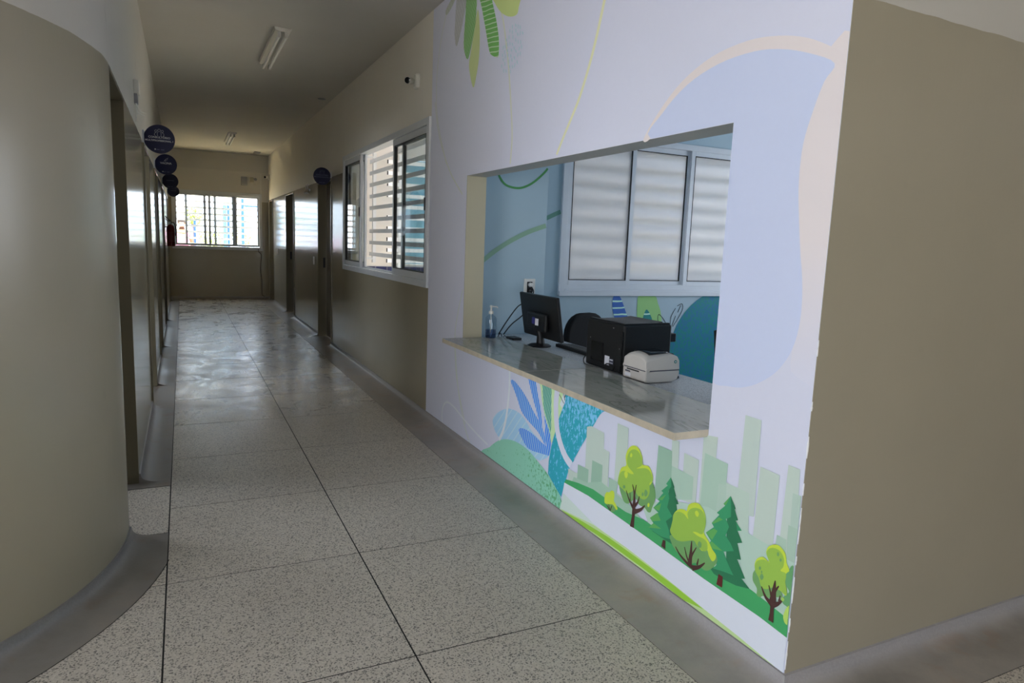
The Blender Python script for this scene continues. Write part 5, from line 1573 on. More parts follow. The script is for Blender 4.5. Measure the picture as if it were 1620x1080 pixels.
['tree_branch_print',(72,48,44),-1,'',[(1.456,0.308),(1.459,0.286)],(0.003,0.008)],
['tree_branch_print',(72,48,44),-1,'',[(1.447,0.294),(1.463,0.275),(1.483,0.26)],(0.005,0.02)],
['tree_spot_print',(150,184,90),1,'',[(1.452,0.297),(1.447,0.307),(1.438,0.304),(1.443,0.294)]],
['lime_bush_print',(170,200,96),1,'',[(1.425,0.284),(1.433,0.263),(1.436,0.244),(1.426,0.227),(1.406,0.234),(1.413,0.29)]],
]
LX = XW-.0012
mural = thing('wall_mural', 'printed vinyl mural of park trees, skyline and leaves around the reception hatch', 'mural', (LX, 3.2, .06))
V = []; F = []
ey, ez = [1.4165, 1.85, 4.30, 5.055], [.0565, .727, 1.845, 3.098]
for yy in ey:
    for zz in ez: V.append((LX, yy, zz))
for i in range(3):
    for j in range(3):
        if (i, j) != (1, 1): F.append((i*4+j, i*4+j+1, (i+1)*4+j+1, (i+1)*4+j))
mk('backing_sheet', V, F, inkmat(SHEET), mural)
lev = 0; STEP = 6e-5; dots = []
def put(name, poly, mt):
    global lev
    if len(poly) < 3: return
    x = LX-.0002-lev*STEP
    mk(name, [(x, p[0], p[1]) for p in poly], [tuple(range(len(poly)))], mt, mural)
def ribbon(pts, w, k=6):
    """flat band along a curve, in 2-D"""
    pts = catmull(pts, False, k); a = []; b_ = []; n = len(pts)
    for i, p in enumerate(pts):
        q, r = pts[max(i-1,0)], pts[min(i+1,n-1)]
        dx, dy = r[0]-q[0], r[1]-q[1]; L = math.hypot(dx, dy) or 1
        ww = (w[0]+(w[1]-w[0])*i/(n-1))/2
        a.append((p[0]-dy/L*ww, p[1]+dx/L*ww)); b_.append((p[0]+dy/L*ww, p[1]-dx/L*ww))
    return a + b_[::-1]
for ent in MURAL:
    name, col, mode, style, pts = ent[:5]
    mt = inkmat(col, style)
    if mode == -2: dots.append((pts[0], mt)); continue
    lev += 1
    if mode == -1: poly = ribbon(pts, ent[5])
    elif mode == 1: poly = catmull(pts, True, 4)
    elif len(pts) > 12 and 'fir' not in name and 'building' not in name and name not in ('white_road_print', 'grass_print', 'haze_print', 'lime_verge_print'): poly = catmull(pts, True, 4)
    else: poly = pts
    poly = clip(poly, 0, 1.4175, True); poly = clip(poly, 1, .058, True); poly = clip(poly, 1, 3.096, False)
    if poly and max(p[1] for p in poly) < .95 and name != 'building_print': poly = clip(poly, 1, .7265, False)
    if name == 'building_print': poly = clip(poly, 1, .7265, False) if min(p[0] for p in poly) > 1.86 else poly
    if name == 'blue_blob_print':
        put(name, clip(poly, 1, 1.8455, True), mt); put(name, clip(clip(poly, 0, 1.8495, False), 1, 1.8455, False), mt)
    else: put(name, poly, mt)
V = []; F = []; lev += 1
kept = []
for (cy, cz), mt in dots:
    if any((cy-q[0])**2+(cz-q[1])**2 < .029**2 for q in kept): continue
    kept.append((cy, cz))
    a = random.uniform(.9, 1.9); n0 = len(V)
    for j in range(6):
        g = math.pi*j/3; u, w_ = .0135*math.cos(g), .0058*math.sin(g)
        V.append((LX-.0002-lev*STEP, cy+u*math.cos(a)-w_*math.sin(a), cz+u*math.sin(a)+w_*math.cos(a)))
    F.append(tuple(range(n0, n0+6)))
o = mk('dotted_seed_print', V, F, inkmat((168,194,202)), mural); o['kind'] = 'stuff'

# torn and chipped strip where the vinyl ends at the corner
for z0, hh in ((.07,.10),(.20,.05),(.30,.09),(.43,.03),(.50,.12),(.66,.04),(.78,.07),(.93,.03),(1.10,.05)):
    V = []; k = 6
    for i in range(k+1):
        zz = z0+hh*i/k; w_ = .0006+.0035*random.random()*math.sin(math.pi*i/k)
        V += [(XW-.0016, 1.4150+w_, zz), (XW-.0016, 1.4142, zz), (XW+w_*.8, 1.4142, zz)]
    F = [(3*i+a, 3*i+a+1, 3*i+a+4, 3*i+a+3) for i in range(k) for a in (0, 1)]
    mk('torn_edge', V, F, inkmat((222,222,226)), mural)
# mural inside the reception, on the wall under the window and on the pilaster
rm = thing('reception_mural', 'printed leaves and dark teal disc on the wall beneath the frosted window', 'mural', (3.6, 4.848, .1))
rm0 = rm
def rput(name, poly, c, style='', y=4.848, k=1.0):
    global lev
    lev += 1; yy = y-(lev % 40)*STEP
    mk(name, [(p[0], yy, p[1]) for p in poly], [tuple(range(len(poly)))], inkmat(c, style), rm)
rput('blue_leaf_print', catmull([(3.326,1.004),(3.375,1.004),(3.416,.948),(3.459,.858),(3.50,.76),(3.46,.6),(3.38,.66),(3.346,.799),(3.321,.874),(3.313,.948)], True, 3), (52,92,160), 'vein_green3')
rput('lime_leaf_print', catmull([(3.592,1.004),(3.755,1.004),(3.80,.932),(3.841,.839),(3.851,.7),(3.75,.5),(3.65,.6),(3.60,.735),(3.578,.834),(3.576,.933)], True, 3), (132,176,112))
rput('green_leaf_print', catmull([(3.677,.879),(3.713,.848),(3.751,.778),(3.76,.68),(3.64,.68),(3.642,.78),(3.653,.833)], True, 3), (30,112,112), 'vein_green3')
disc = [(4.62+.66*math.cos(a), .47+.60*math.sin(a)) for a in [2*math.pi*i/60 for i in range(60)]]
disc = clip(clip(disc, 1, 1.003, False), 1, .1, True)
rput('teal_disc_print', disc, (30,100,132), 'teal_dark')
for q in ([(3.819,.762),(3.808,.801),(3.818,.833),(3.864,.80),(3.909,.745)], [(3.951,.736),(3.959,.814),(4.001,.888)], [(3.972,.728),(4.008,.818)], [(3.982,.72),(4.039,.798),(4.081,.876),(4.071,.927),(4.019,.908)], [(4.029,.849),(4.058,.915)]):
    rput('twig_print', ribbon(q, (.006,.006)), (30,34,40))
rm = thing('pilaster_mural', 'green arc and olive band printed on the blue pilaster', 'mural', (2.2, 4.5485, 1.2))
rput('green_arc_print', ribbon([(2.05,2.02),(2.06,1.913),(2.078,1.872),(2.117,1.832),(2.172,1.815),(2.238,1.814),(2.304,1.837),(2.369,1.879),(2.434,1.938),(2.462,1.972)], (.016,.016)), (72,132,76), y=4.5485)
rput('olive_band_print', ribbon([(1.87,1.215),(1.966,1.284),(2.06,1.355),(2.177,1.428),(2.319,1.498),(2.468,1.552)], (.034,.034)), (122,152,130), y=4.5485)
rm = rm0
rput('olive_band_print', ribbon([(2.48,1.55),(2.649,1.629),(2.76,1.68)], (.034,.034)), (90,130,116))
# ================================================================== OBJECTS
# ------------------------------------------------------------------ reception counter
ct = thing('counter_top', 'veined grey-green marble counter shelf in the reception hatch', 'counter', (1.78, 3.06, .727))
for a, b in ((1.851, 3.050), (3.053, 4.278)):
    V = [(1.563,a,.728),(2.005,a,.728),(2.005,b,.728),(1.563,b,.728),(1.563,a,.757),(2.005,a,.757),(2.005,b,.757),(1.563,b,.757)]
    F = [(3,2,1,0),(4,5,6,7),(0,1,5,4),(1,2,6,5),(2,3,7,6),(3,0,4,7)]
    mk('marble_slab', V, F, None, ct, bev=.0025, mats=[M['marble'], M['marble_edge']], fmat=[0,0,1,1,1,1])
dk = thing('reception_desk', 'pale speckled work surface behind the marble counter', 'desk', (2.2, 3.0, 0))
mb = MB(); mb.box(2.008, 2.43, 1.60, 4.54, .705, .735); mb.build('desk_top', M['granite'], dk, bev=.003)
for y in (1.62, 3.05, 4.46):
    mb = MB(); mb.box(2.03, 2.40, y, y+.03, 0, .705); mb.build('leg_panel', M['white_plastic'], dk)

# ------------------------------------------------------------------ black monitors seen from behind
def monitor(label, y0, y1, xb, xt, z0, z1, grp):
    yc = (y0+y1)/2; xm = (xb+xt)/2
    t = thing('monitor', label, 'monitor', (xm+.05, yc, .735), grp)
    th = .024
    V = []
    for y, z, x in ((y0,z0,xb),(y1,z0,xb),(y1,z1,xt),(y0,z1,xt)): V.append((x,y,z))
    V += [(x+th, y, z+.004) for x, y, z in V]
    mk('casing', V, [(0,1,2,3),(7,6,5,4),(0,4,5,1),(1,5,6,2),(2,6,7,3),(3,7,4,0)], M['black_plastic'], t, bev=.006)
    s = [(v[0]+th+.0008+(.0), y, z) for v, y, z in ((V[0],y0+.02,z0+.025),(V[0],y1-.02,z0+.025),(V[2],y1-.02,z1-.015),(V[2],y0+.02,z1-.015))]
    mk('screen', s, [(0,1,2,3)], M['black_gloss'], t)
    mb = MB(); mb.box(xm-.028, xm+.004, yc-.13, yc+.13, z0+.05, z0+.17); mb.build('back_housing', M['black_plastic'], t, bev=.012)
    mb = MB(); mb.tube([(xm+.02, yc, .745), (xm+.015, yc, z0+.02), (xm-.012, yc, z0+.09)], [.03,.026,.022], 12); mb.build('stand_neck', M['black_plastic'], t, smooth=True)
    mb = MB(); mb.lathe([(.078,0),(.08,.006),(.066,.014),(.03,.02)], (xm+.01, yc, .735), n=28); mb.build('stand_base', M['black_plastic'], t, smooth=True)
    return t
m1 = monitor('black monitor seen from behind on the desk near the gel bottle', 3.69, 4.215, 2.15, 2.10, .79, 1.078, 'desk monitors')
mb = MB(); mb.box(2.088, 2.0895, 3.945, 3.985, .885, .93); mb.build('violet_sticker', M['violet'], m1)
mb = MB(); mb.box(2.088, 2.0895, 3.895, 3.94, .88, .925); mb.build('white_sticker', M['label_white'], m1)
m2 = monitor('black monitor mostly hidden by the hatch edge next to the label printer', 1.92, 2.35, 2.20, 2.165, .79, 1.05, 'desk monitors')

mb = MB(); mb.prism([(2.235,.735),(2.375,.735),(2.375,.744),(2.235,.757)], 3.47, 3.91, 'y')
kb = thing('keyboard', 'flat black keyboard on the desk beside the monitor', 'keyboard', (2.30, 3.69, .735))
mb.build('key_tray', M['black_plastic'], kb, bev=.003)
kk = None
for r in range(4):
    for c in range(14):
        if kk is None:
            b_ = MB(); b_.box(-.013, .013, -.0135, .0135, 0, .006); kk = b_.build('key', M['black_plastic'], kb); o = kk
        else: o = kk.copy(); link(o)
        o.location = (2.257+r*.031, 3.494+c*.030, .7535-r*.0027)
        o.parent = kb; o.matrix_parent_inverse = Matrix.Translation(kb.location).inverted()

# ------------------------------------------------------------------ black laser printer
pr = thing('laser_printer', 'boxy black laser printer on the reception desk', 'printer', (2.25, 3.1, .735))
mb = MB(); mb.box(2.09, 2.405, 2.93, 3.30, .737, 1.0); body = mb.build('body', M['black_plastic'], pr, bev=.010)
mb = MB(); mb.prism([(2.14,1.0),(2.37,1.0),(2.37,1.012),(2.30,1.004),(2.2,1.003)], 2.97, 3.27, 'y'); mb.build('output_tray', M['black_plastic'], pr, bev=.002)
mb = MB(); mb.box(2.10,2.40,2.945,2.965,.999,1.008); mb.box(2.10,2.125,2.965,3.29,.999,1.008); mb.build('top_rim', M['black_plastic'], pr, bev=.003)
mb = MB(); mb.box(2.405, 2.455, 2.95, 3.28, .90, .948); mb.build('control_panel', M['black_plastic'], pr, bev=.006)
mb = MB(); mb.box(2.405, 2.450, 2.95, 3.28, .745, .835); mb.build('paper_drawer', M['black_plastic'], pr, bev=.006)
mb = MB(); mb.box(2.085, 2.091, 2.935, 2.95, .75, .965); mb.build('corner_trim', M['black_gloss'], pr, bev=.002)
mb = MB(); mb.box(2.0855, 2.0905, 3.12, 3.24, .77, .88); mb.build('rear_cover', M['black_gloss'], pr, bev=.002)
for y, z in ((3.03,.975),(3.255,.895),(2.965,.87)):
    mb = MB(); mb.lathe([(.0035,0),(.0035,.003),(.001,.004)], (2.0905,y,z), (-1,0,0), 8); mb.build('screw', M['steel'], pr)
mb = MB(); mb.box(2.0885, 2.0895, 3.055, 3.10, .765, .815); mb.build('white_sticker', M['label_white'], pr)
mb = MB(); mb.box(2.0885, 2.0897, 3.015, 3.055, .775, .805); st = mb.build('printed_sticker', M['label_dark'], pr)
mb = MB(); mb.box(2.0880, 2.0884, 3.02, 3.05, .796, .801); mb.box(2.0880, 2.0884, 3.02, 3.05, .780, .783); mb.build('sticker_print', M['label_white'], st)
mb = MB(); mb.tube(catmull([(2.086,3.09,.762),(2.08,3.06,.775),(2.08,3.03,.774),(2.085,3.0,.766),(2.07,2.99,.75)], False, 5), .0032, 6); mb.build('usb_lead', M['rubber'], pr, smooth=True)
mb = MB(); mb.tube(catmull([(2.08,3.262,.80),(2.06,3.27,.77),(2.05,3.24,.745),(2.06,3.18,.738)], False, 5), .003, 6); mb.build('power_lead', M['rubber'], pr, smooth=True)

# ------------------------------------------------------------------ white label printer
lp = thing('label_printer', 'small warm-white label printer beside the black printer', 'printer', (2.17, 2.78, .735))
X0, X1, Y0, Y1 = 2.062, 2.275, 2.69, 2.885
V = []; F = []
stations = [(0,.846,.866),(.06,.850,.880),(.16,.855,.885),(.3,.861,.886),(.5,.870,.886),(.68,.879,.886),(.8,.878,.882),(.92,.868,.872),(1,.845,.848)]
K = 12
for t, hs, hc in stations:
    x = X0+(X1-X0)*t; ins = .003 if 0 < t < 1 else .006
    row = [(x, Y0, .800)]
    for j in range(K+1):
        u = j/K; bulge = (1-abs(2*u-1)**2.6)
        row.append((x, Y0+ins+(Y1-Y0-2*ins)*u, hs+(hc-hs)*bulge))
    row.append((x, Y1, .800)); V += row
n = K+3
for i in range(len(stations)-1):
    for j in range(n): F.append((i*n+j, i*n+(j+1)%n, (i+1)*n+(j+1)%n, (i+1)*n+j))
F += [tuple(range(n)), tuple((len(stations)-1)*n+j for j in range(n))]
cov = mk('cover', V, F, M['beige_plastic'], lp, smooth=True, bev=.004); cov.data.set_sharp_from_angle(angle=math.radians(35))
mb = MB()
base = [(X0,.797),(X0,.742),(X0+.02,.738),(X1-.05,.738),(X1-.012,.748),(X1,.78),(X1,.797)]
mb.prism(base, Y0, Y1, 'y'); mb.build('base_tub', M['beige_plastic'], lp, bev=.006)
mb = MB(); mb.box(X0+.003, X1-.003, Y0+.002, Y1-.002, .7965, .8005); mb.build('seam', M['label_dark'], lp)
mb = MB(); mb.box(X0-.0006, X0+.004, Y0+.055, Y1-.035, .786, .7925); mb.build('label_slot', M['black_plastic'], lp)
for y in (Y0-.003, Y1-.005):
    mb = MB(); mb.lathe([(.011,0),(.012,.002),(.012,.007),(.008,.009)], (X0+.012, y, .803), (0,1,0), 14); mb.build('release_latch', M['beige_plastic'], lp, smooth=True)
wv = []; 
for t in (.16, .3, .45, .6, .72):
    hs, hc = (.857+.022*t/.7, .8875)
    wv.append((X0+(X1-X0)*t, [(Y0+.028+(Y1-Y0-.056)*j/8, hs+.0015+(hc-hs)*(1-abs(2*(.14+.72*j/8)-1)**2.6)) for j in range(9)]))
V = [(x, y, z) for x, r in wv for y, z in r]
F = [(i*9+j, i*9+j+1, (i+1)*9+j+1, (i+1)*9+j) for i in range(4) for j in range(8)]
wo = mk('smoked_window', V, F, M['smoke'], lp, smooth=True)
sd = wo.modifiers.new('thick', 'SOLIDIFY'); sd.thickness = .004; sd.offset = 0
mb = MB(); mb.box(X0-.0006, X0+.002, Y0+.125, Y1-.02, .750, .768); mb.build('white_sticker', M['label_white'], lp)
mb = MB(); mb.box(X0-.0007, X0+.002, Y0+.130, Y1-.022, .774, .781); mb.build('name_strip', M['label_dark'], lp)
mb = MB(); mb.lathe([(.0085,0),(.0085,.0012),(.006,.0015)], (X1-.03, Y0+.0005, .842), (0,-1,0), 18); lg = mb.build('badge', M['green_dot'], lp)
mb = MB(); mb.lathe([(.004,0),(.004,.0004)], (X1-.03, Y0-.0012, .842), (0,-1,0), 12); mb.build('badge_centre', M['label_white'], lg)
mb = MB(); mb.box(2.30, 2.345, 2.77, 2.83, .735, .748)
tag(mb.build('power_adapter', M['black_plastic'], bev=.004), 'tiny black adapter on the desk behind the label printer', 'adapter')

# ------------------------------------------------------------------ sanitiser bottle
bt = thing('gel_bottle', 'clear hand gel bottle with pump in the hatch corner', 'bottle', (1.905, 4.245, .757))
c = (1.905, 4.245, .7575)
mb = MB(); mb.lathe([(.036,0),(.039,.004),(.039,.125),(.037,.14),(.028,.152),(.015,.158),(.014,.168)], c, n=24); mb.build('bottle_body', M['bottle'], bt, smooth=True)
mb = MB(); mb.lathe([(.034,0),(.0355,.003),(.0355,.055)], (c[0],c[1],.760), n=24); mb.build('gel', M['gel'], bt, smooth=True)
mb = MB(); mb.lathe([(.0165,0),(.0165,.018),(.008,.021),(.006,.023),(.006,.045),(.011,.046),(.011,.056),(.007,.058)], (c[0],c[1],.9235), n=18)
mb.tube([(c[0],c[1],.974),(c[0]+.034,c[1]-.012,.974),(c[0]+.043,c[1]-.015,.966)], .0045, 8); mb.build('pump', M['white_plastic'], bt, smooth=True)
mb = MB(); mb.tube([(c[0],c[1],.765),(c[0],c[1],.922)], .003, 8); mb.build('dip_tube', M['white_plastic'], bt, smooth=True)

# ------------------------------------------------------------------ outlet and leads
ol = thing('wall_outlet', 'white wall outlet with plugs on the blue pilaster', 'outlet', (2.345, 4.55, 1.09))
mb = MB(); mb.box(2.30, 2.395, 4.541, 4.5495, 1.03, 1.152); mb.build('cover_plate', M['white_plastic'], ol, bev=.003)
mb = MB(); mb.box(2.325, 2.37, 4.539, 4.5412, 1.045, 1.13); mb.build('socket_block', M['black_plastic'], ol, bev=.002)
for z, mt in ((1.108,'white_plastic'), (1.066,'black_plastic')):
    mb = MB(); mb.lathe([(.014,0),(.017,.01),(.015,.03),(.008,.036)], (2.347, 4.540, z), (0,-1,0), 14); mb.build('plug', M[mt], ol, smooth=True)
mb = MB()
mb.tube(catmull([(2.347,4.52,1.10),(2.345,4.47,1.05),(2.26,4.44,.985),(2.19,4.42,.95),(2.10,4.40,.85),(2.02,4.36,.765)], False, 6), .0045, 8)
tag(mb.build('power_cable', M['rubber'], smooth=True), 'upper black lead running down from the outlet behind the monitor', 'cable', 'black leads by the monitor')
mb = MB()
mb.tube(catmull([(2.347,4.52,1.06),(2.34,4.45,1.0),(2.24,4.41,.90),(2.13,4.38,.83),(2.05,4.34,.765)], False, 6), .0045, 8)
tag(mb.build('power_cable', M['rubber'], smooth=True), 'lower black lead sagging from the outlet behind the monitor', 'cable', 'black leads by the monitor')
mb = MB()
mb.tube(catmull([(2.012,4.36,.741),(2.02,4.33,.775),(2.025,4.30,.742),(2.03,4.28,.765),(2.04,4.25,.742),(2.05,4.23,.741)], False, 6), .0026, 6)
tag(mb.build('thin_wire', M['rubber'], smooth=True), 'thin kinked black wire lying on the desk by the bottle', 'wire')
mb = MB(); mb.box(2.07, 2.14, 4.225, 4.34, .735, .752)
tag(mb.build('cable_box', M['black_plastic'], bev=.004), 'small flat black box on the desk near the monitor', 'box')

# ------------------------------------------------------------------ office chair
ch = thing('office_chair', 'black office chair behind the reception desk', 'chair', (2.78, 4.22, 0))
cx, cy = 2.80, 4.22
def rounded(cx_, cz, w, h, r=.11, n=6):
    out = []
    for sx, sz, a0 in ((1,1,0),(-1,1,90),(-1,-1,180),(1,-1,270)):
        for i in range(n+1):
            a = math.radians(a0+90*i/n)
            out.append((cx_+sx*(w/2-r)+r*math.cos(a), cz+sz*(h/2-r)+r*math.sin(a)))
    return out
mb = MB(); mb.prism(rounded(0, .70, .42, .42, .16), -.03, .03, 'y'); o = mb.build('backrest', M['black_soft'], None, smooth=True, bev=.018)
o.rotation_euler = (0, 0, .25); o.location = (2.745, 4.36, 0); o.parent = ch; o.matrix_parent_inverse = Matrix.Translation(ch.location).inverted()
mb = MB(); mb.prism(rounded(cx, cy-.05, .45, .44, .12), .42, .49, 'z'); mb.build('seat', M['black_soft'], ch, smooth=True, bev=.02)
mb = MB(); mb.tube([(cx,cy,.40),(cx-.02,cy+.16,.42),(cx-.04,cy+.18,.60)], .014, 8); mb.build('back_bar', M['black_plastic'], ch, smooth=True)
mb = MB(); mb.tube([(cx,cy,.07),(cx,cy,.42)], .025, 12); mb.build('gas_lift', M['black_plastic'], ch, smooth=True)
for i in range(5):
    a = 2*math.pi*i/5+.3; ex, ey_ = cx+.26*math.cos(a), cy+.26*math.sin(a)
    mb = MB(); mb.tube([(cx,cy,.10),(ex,ey_,.065)], [.025,.014], 8); g = mb.build('base_arm', M['black_plastic'], ch, smooth=True)
    mb = MB(); mb.lathe([(.02,0),(.026,.004),(.026,.03),(.02,.034)], (ex-.017*math.sin(a), ey_+.017*math.cos(a)-.0, .0255), (math.sin(a),-math.cos(a),0), 12); mb.build('caster', M['black_plastic'], g, smooth=True)

# ------------------------------------------------------------------ door signs
def text(parent, s, size, cx_, cz, y, mt):
    cu = bpy.data.curves.new('lettering', 'FONT'); cu.body = s; cu.size = size; cu.align_x = 'CENTER'; cu.align_y = 'CENTER'; cu.extrude = .0003; cu.offset = .0004; cu.resolution_u = 2
    o = bpy.data.objects.new('lettering', cu); link(o)
    dg = bpy.context.evaluated_depsgraph_get()
    me = bpy.data.meshes.new_from_object(o.evaluated_get(dg)); bpy.data.objects.remove(o)
    me.materials.clear(); me.materials.append(mt)
    for v in me.vertices: v.co = (v.co.x*1.0+cx_, y-v.co.z, v.co.y+cz)
    o = bpy.data.objects.new('lettering', me); link(o); par(o, parent)
    return o
def sign(label, side, y, zc, lines, icon, dim=False):
    d = .108; x0 = XD if side < 0 else XW
    cx_ = x0 - (-1 if side < 0 else 1)*(d+.008) 
    t = thing('door_sign', label, 'sign', (x0, y, zc), 'round blue flag signs')
    mb = MB(); mb.lathe([(d-.001,0),(d,.001),(d,.005),(d-.001,.006)], (cx_, y, zc), (0,1,0), 48); mb.build('disc', M['navy_sign'], t, smooth=True)
    mb = MB(); xa, xb_ = sorted((x0, x0-side*.012)); mb.box(xa, xb_, y-.004, y+.010, zc-.06, zc+.06)
    xa, xb_ = sorted((x0-side*.010, x0-side*.03)); mb.box(xa, xb_, y+.0055, y+.008, zc-.05, zc+.05); mb.build('bracket', M['alu'], t)
    mt = M['sign_dim'] if dim else M['sign_white']; yf = y-.0006
    zz = zc+.012
    for s, size in lines:
        text(t, s, size, cx_, zz, yf, mt); zz -= size*1.12
    w = .0022
    def stroke(pts):
        mb = MB(); mb.tube([(cx_+a, yf, zc+b) for a, b in pts], w/2, 5); mb.build('icon_line', mt, t)
    def ring(a, b, r): stroke([(a+r*math.cos(g), b+r*math.sin(g)) for g in [2*math.pi*i/12 for i in range(13)]])
    if icon == 'people':
        ring(0, .066, .009)
        for s in (-1, 1):
            ring(s*.022, .060, .008)
            stroke([(s*.006,.053),(s*.013,.046),(s*.013,.026),(s*.008,.024)]); stroke([(s*.020,.048),(s*.031,.044),(s*.033,.030),(s*.026,.024)])
    elif icon == 'syringe':
        stroke([(-.020,.030),(.0,.050)]); stroke([(-.004,.034),(-.012,.042),(.012,.066),(.020,.058),(-.004,.034)]); stroke([(.016,.062),(.024,.070)])
    else:
        mb = MB(); mb.box(cx_-.05, cx_+.05, yf-.0004, yf, zc+.006, zc+.012); mb.build('illegible_line', mt, t)
    for a, b in ((-.036,-.026), (-.022,-.002), (.008,.032)):
        mb = MB(); mb.box(cx_+a, cx_+b, yf-.0004, yf, zc-.081, zc-.076 if a > -.03 else zc-.073); mb.build('footer_mark', M['sign_dim'] if dim or a > -.03 else mt, t)
sign('large-looking nearest round blue flag sign reading CONSULTÓRIO MULTIPROFISSIONAL 1', -1, 6.05, 2.104, [('CONSULTÓRIO', .0215), ('MULTIPROFISSIONAL 1', .0192)], 'people')
sign('round blue flag sign reading VACINA beside the extinguisher wall', -1, 8.40, 2.118, [('VACINA', .030)], 'syringe')
sign('third dark round flag sign along the row, below VACINA', -1, 11.36, 2.136, [], 'none', True)
sign('smallest dark round flag sign, just above the far window', -1, 15.30, 2.20, [], 'none', True)
sign('round blue flag sign near the open sliding window', 1, 8.92, 2.166, [('CONSULTÓRIO', .0215), ('MULTIPROFISSIONAL 2', .0192)], 'people', True)

# ------------------------------------------------------------------ fire extinguisher
fe = thing('fire_extinguisher', 'red fire extinguisher hung on the corridor wall', 'extinguisher', (-.17, 12.5, 1.16))
ec = (-.170, 12.5)
mb = MB(); mb.lathe([(.055,0),(.062,.006),(.062,.29),(.056,.32),(.035,.345),(.018,.355)], (*ec, 1.165), n=28); mb.build('cylinder', M['red'], fe, smooth=True)
mb = MB(); mb.lathe([(.018,0),(.02,.02),(.014,.03),(.014,.05)], (*ec, 1.518), n=14); mb.build('valve', M['chrome'], fe, smooth=True)
mb = MB(); mb.tube([(ec[0]+.02,ec[1],1.555),(ec[0]-.03,ec[1],1.60),(ec[0]-.075,ec[1],1.655)], .008, 8); mb.tube([(ec[0]+.02,ec[1],1.545),(ec[0]-.02,ec[1],1.568),(ec[0]-.07,ec[1],1.60)], .007, 8); mb.build('lever', M['black_plastic'], fe, smooth=True)
mb = MB(); mb.tube(catmull([(ec[0]+.015,ec[1],1.55),(ec[0]+.05,ec[1]-.02,1.545),(ec[0]+.068,ec[1]-.02,1.48),(ec[0]+.069,ec[1]-.01,1.34)], False, 5), .008, 8); mb.build('hose', M['rubber'], fe, smooth=True)
mb = MB(); mb.box(XD, ec[0]-.05, ec[1]-.02, ec[1]+.02, 1.47, 1.49); mb.box(XD, XD+.006, ec[1]-.025, ec[1]+.025, 1.44, 1.62); mb.build('wall_bracket', M['steel'], fe)
mb = MB(); V = []; F = []
for i in range(9):
    a = math.radians(-120+i*15); V += [(ec[0]+.0626*math.cos(a), ec[1]+.0626*math.sin(a), z) for z in (1.24, 1.40)]
mb.add(V, [(2*i,2*i+2,2*i+3,2*i+1) for i in range(8)]); mb.build('instruction_label', plain('dark red label', (110,16,20), .4), fe)

# ------------------------------------------------------------------ security cameras
def cctv(label, base, nrm, up, aim, r=.026):
    t = thing('security_camera', label, 'camera', base, 'white security cameras')
    b = Vector(base); nn = Vector(nrm); u = Vector(up); s = nn.cross(u)
    V = []
    for k, (d, e) in enumerate(((0,.058),(.022,.055),(.03,.045))):
        for a in range(20):
            g = 2*math.pi*a/20; sq = lambda v: math.copysign(abs(v)**.45, v)
            V.append(b+nn*d+(u*sq(math.cos(g))*1.0+s*sq(math.sin(g))*.8)*e)
    F = [(i*20+j, i*20+(j+1)%20, (i+1)*20+(j+1)%20, (i+1)*20+j) for i in range(2) for j in range(20)] + [tuple(range(19,-1,-1)), tuple(range(40,60))]
    mk('mount_box', V, F, M['white_plastic'], t, smooth=True).data.set_sharp_from_angle(angle=math.radians(35))
    a = Vector(aim).normalized(); c0 = b+nn*.03; c1 = b+nn*.065-a*.02
    mb = MB(); mb.tube([c0, c1], .014, 10); mb.build('arm', M['white_plastic'], t, smooth=True)
    mb = MB(); mb.lathe([(r*.8,-.02),(r,-.01),(r,.065),(r*1.08,.068),(r*1.08,.085),(r*.95,.087)], c1, a, 22); mb.build('housing', M['white_plastic'], t, smooth=True)
    mb = MB(); mb.lathe([(r*.92,.0),(r*.9,.002),(r*.5,.004)], c1+a*.086, a, 22); mb.build('lens_face', M['black_gloss'], t, smooth=True)
    for q in (.6, .25):
        mb = MB(); mb.lathe([(.004,0),(.004,.002)], b+nn*.028+u*.04-s*.02*q, nn, 8); mb.build('screw', M['steel'], t)
    return t
cctv('white bullet camera high above the open sliding window', (XW, 5.41, 2.655), (-1,0,0), (0,0,1), (-.55,-.80,-.18))
cctv('white bullet camera high in the far corner by the emergency light', (XW, 15.72, 2.64), (-1,0,0), (0,0,1), (-.5,-.86,-.1))

# ------------------------------------------------------------------ fluorescent fittings
def fluo(label, xc, y0, y1):
    t = thing('ceiling_light', label, 'ceiling light', (xc, (y0+y1)/2, H), 'fluorescent fittings')
    mb = MB(); mb.prism([(xc-.07,H),(xc+.07,H),(xc+.062,H-.022),(xc+.03,H-.032),(xc-.03,H-.032),(xc-.062,H-.022)], y0, y1, 'y'); mb.build('housing', M['white_plastic'], t, bev=.002)
    for dx in (-.028, .028):
        for y, s in ((y0+.03, 1), (y1-.03, -1)):
            mb = MB(); mb.box(xc+dx-.013, xc+dx+.013, y-.012, y+.012, H-.075, H-.03); mb.build('lamp_holder', M['white_plastic'], t, bev=.003)
        mb = MB(); mb.tube([(xc+dx, y0+.04, H-.06), (xc+dx, y1-.04, H-.06)], .013, 14); mb.build('tube', M['tube'], t, smooth=True)
fluo('twin-tube fluorescent fitting on the ceiling nearest the mural', .795, 6.15, 7.42)
fluo('small-looking twin-tube fluorescent fitting near the corridor end', .81, 12.70, 14.0)
mb = MB(); mb.lathe([(.05,0),(.05,.006),(.03,.012)], (1.60, 8.9, H), (0,0,-1), 20)
tag(mb.build('smoke_detector', M['grey_plastic'], smooth=True), 'small round grey detector on the corridor ceiling', 'detector')
mb = MB(); mb.box(1.38, 1.50, 15.2, 15.5, H-.02, H)
tag(mb.build('ceiling_plate', M['grey_plastic'], bev=.004), 'flat grey plate on the ceiling at the corridor end', 'plate')

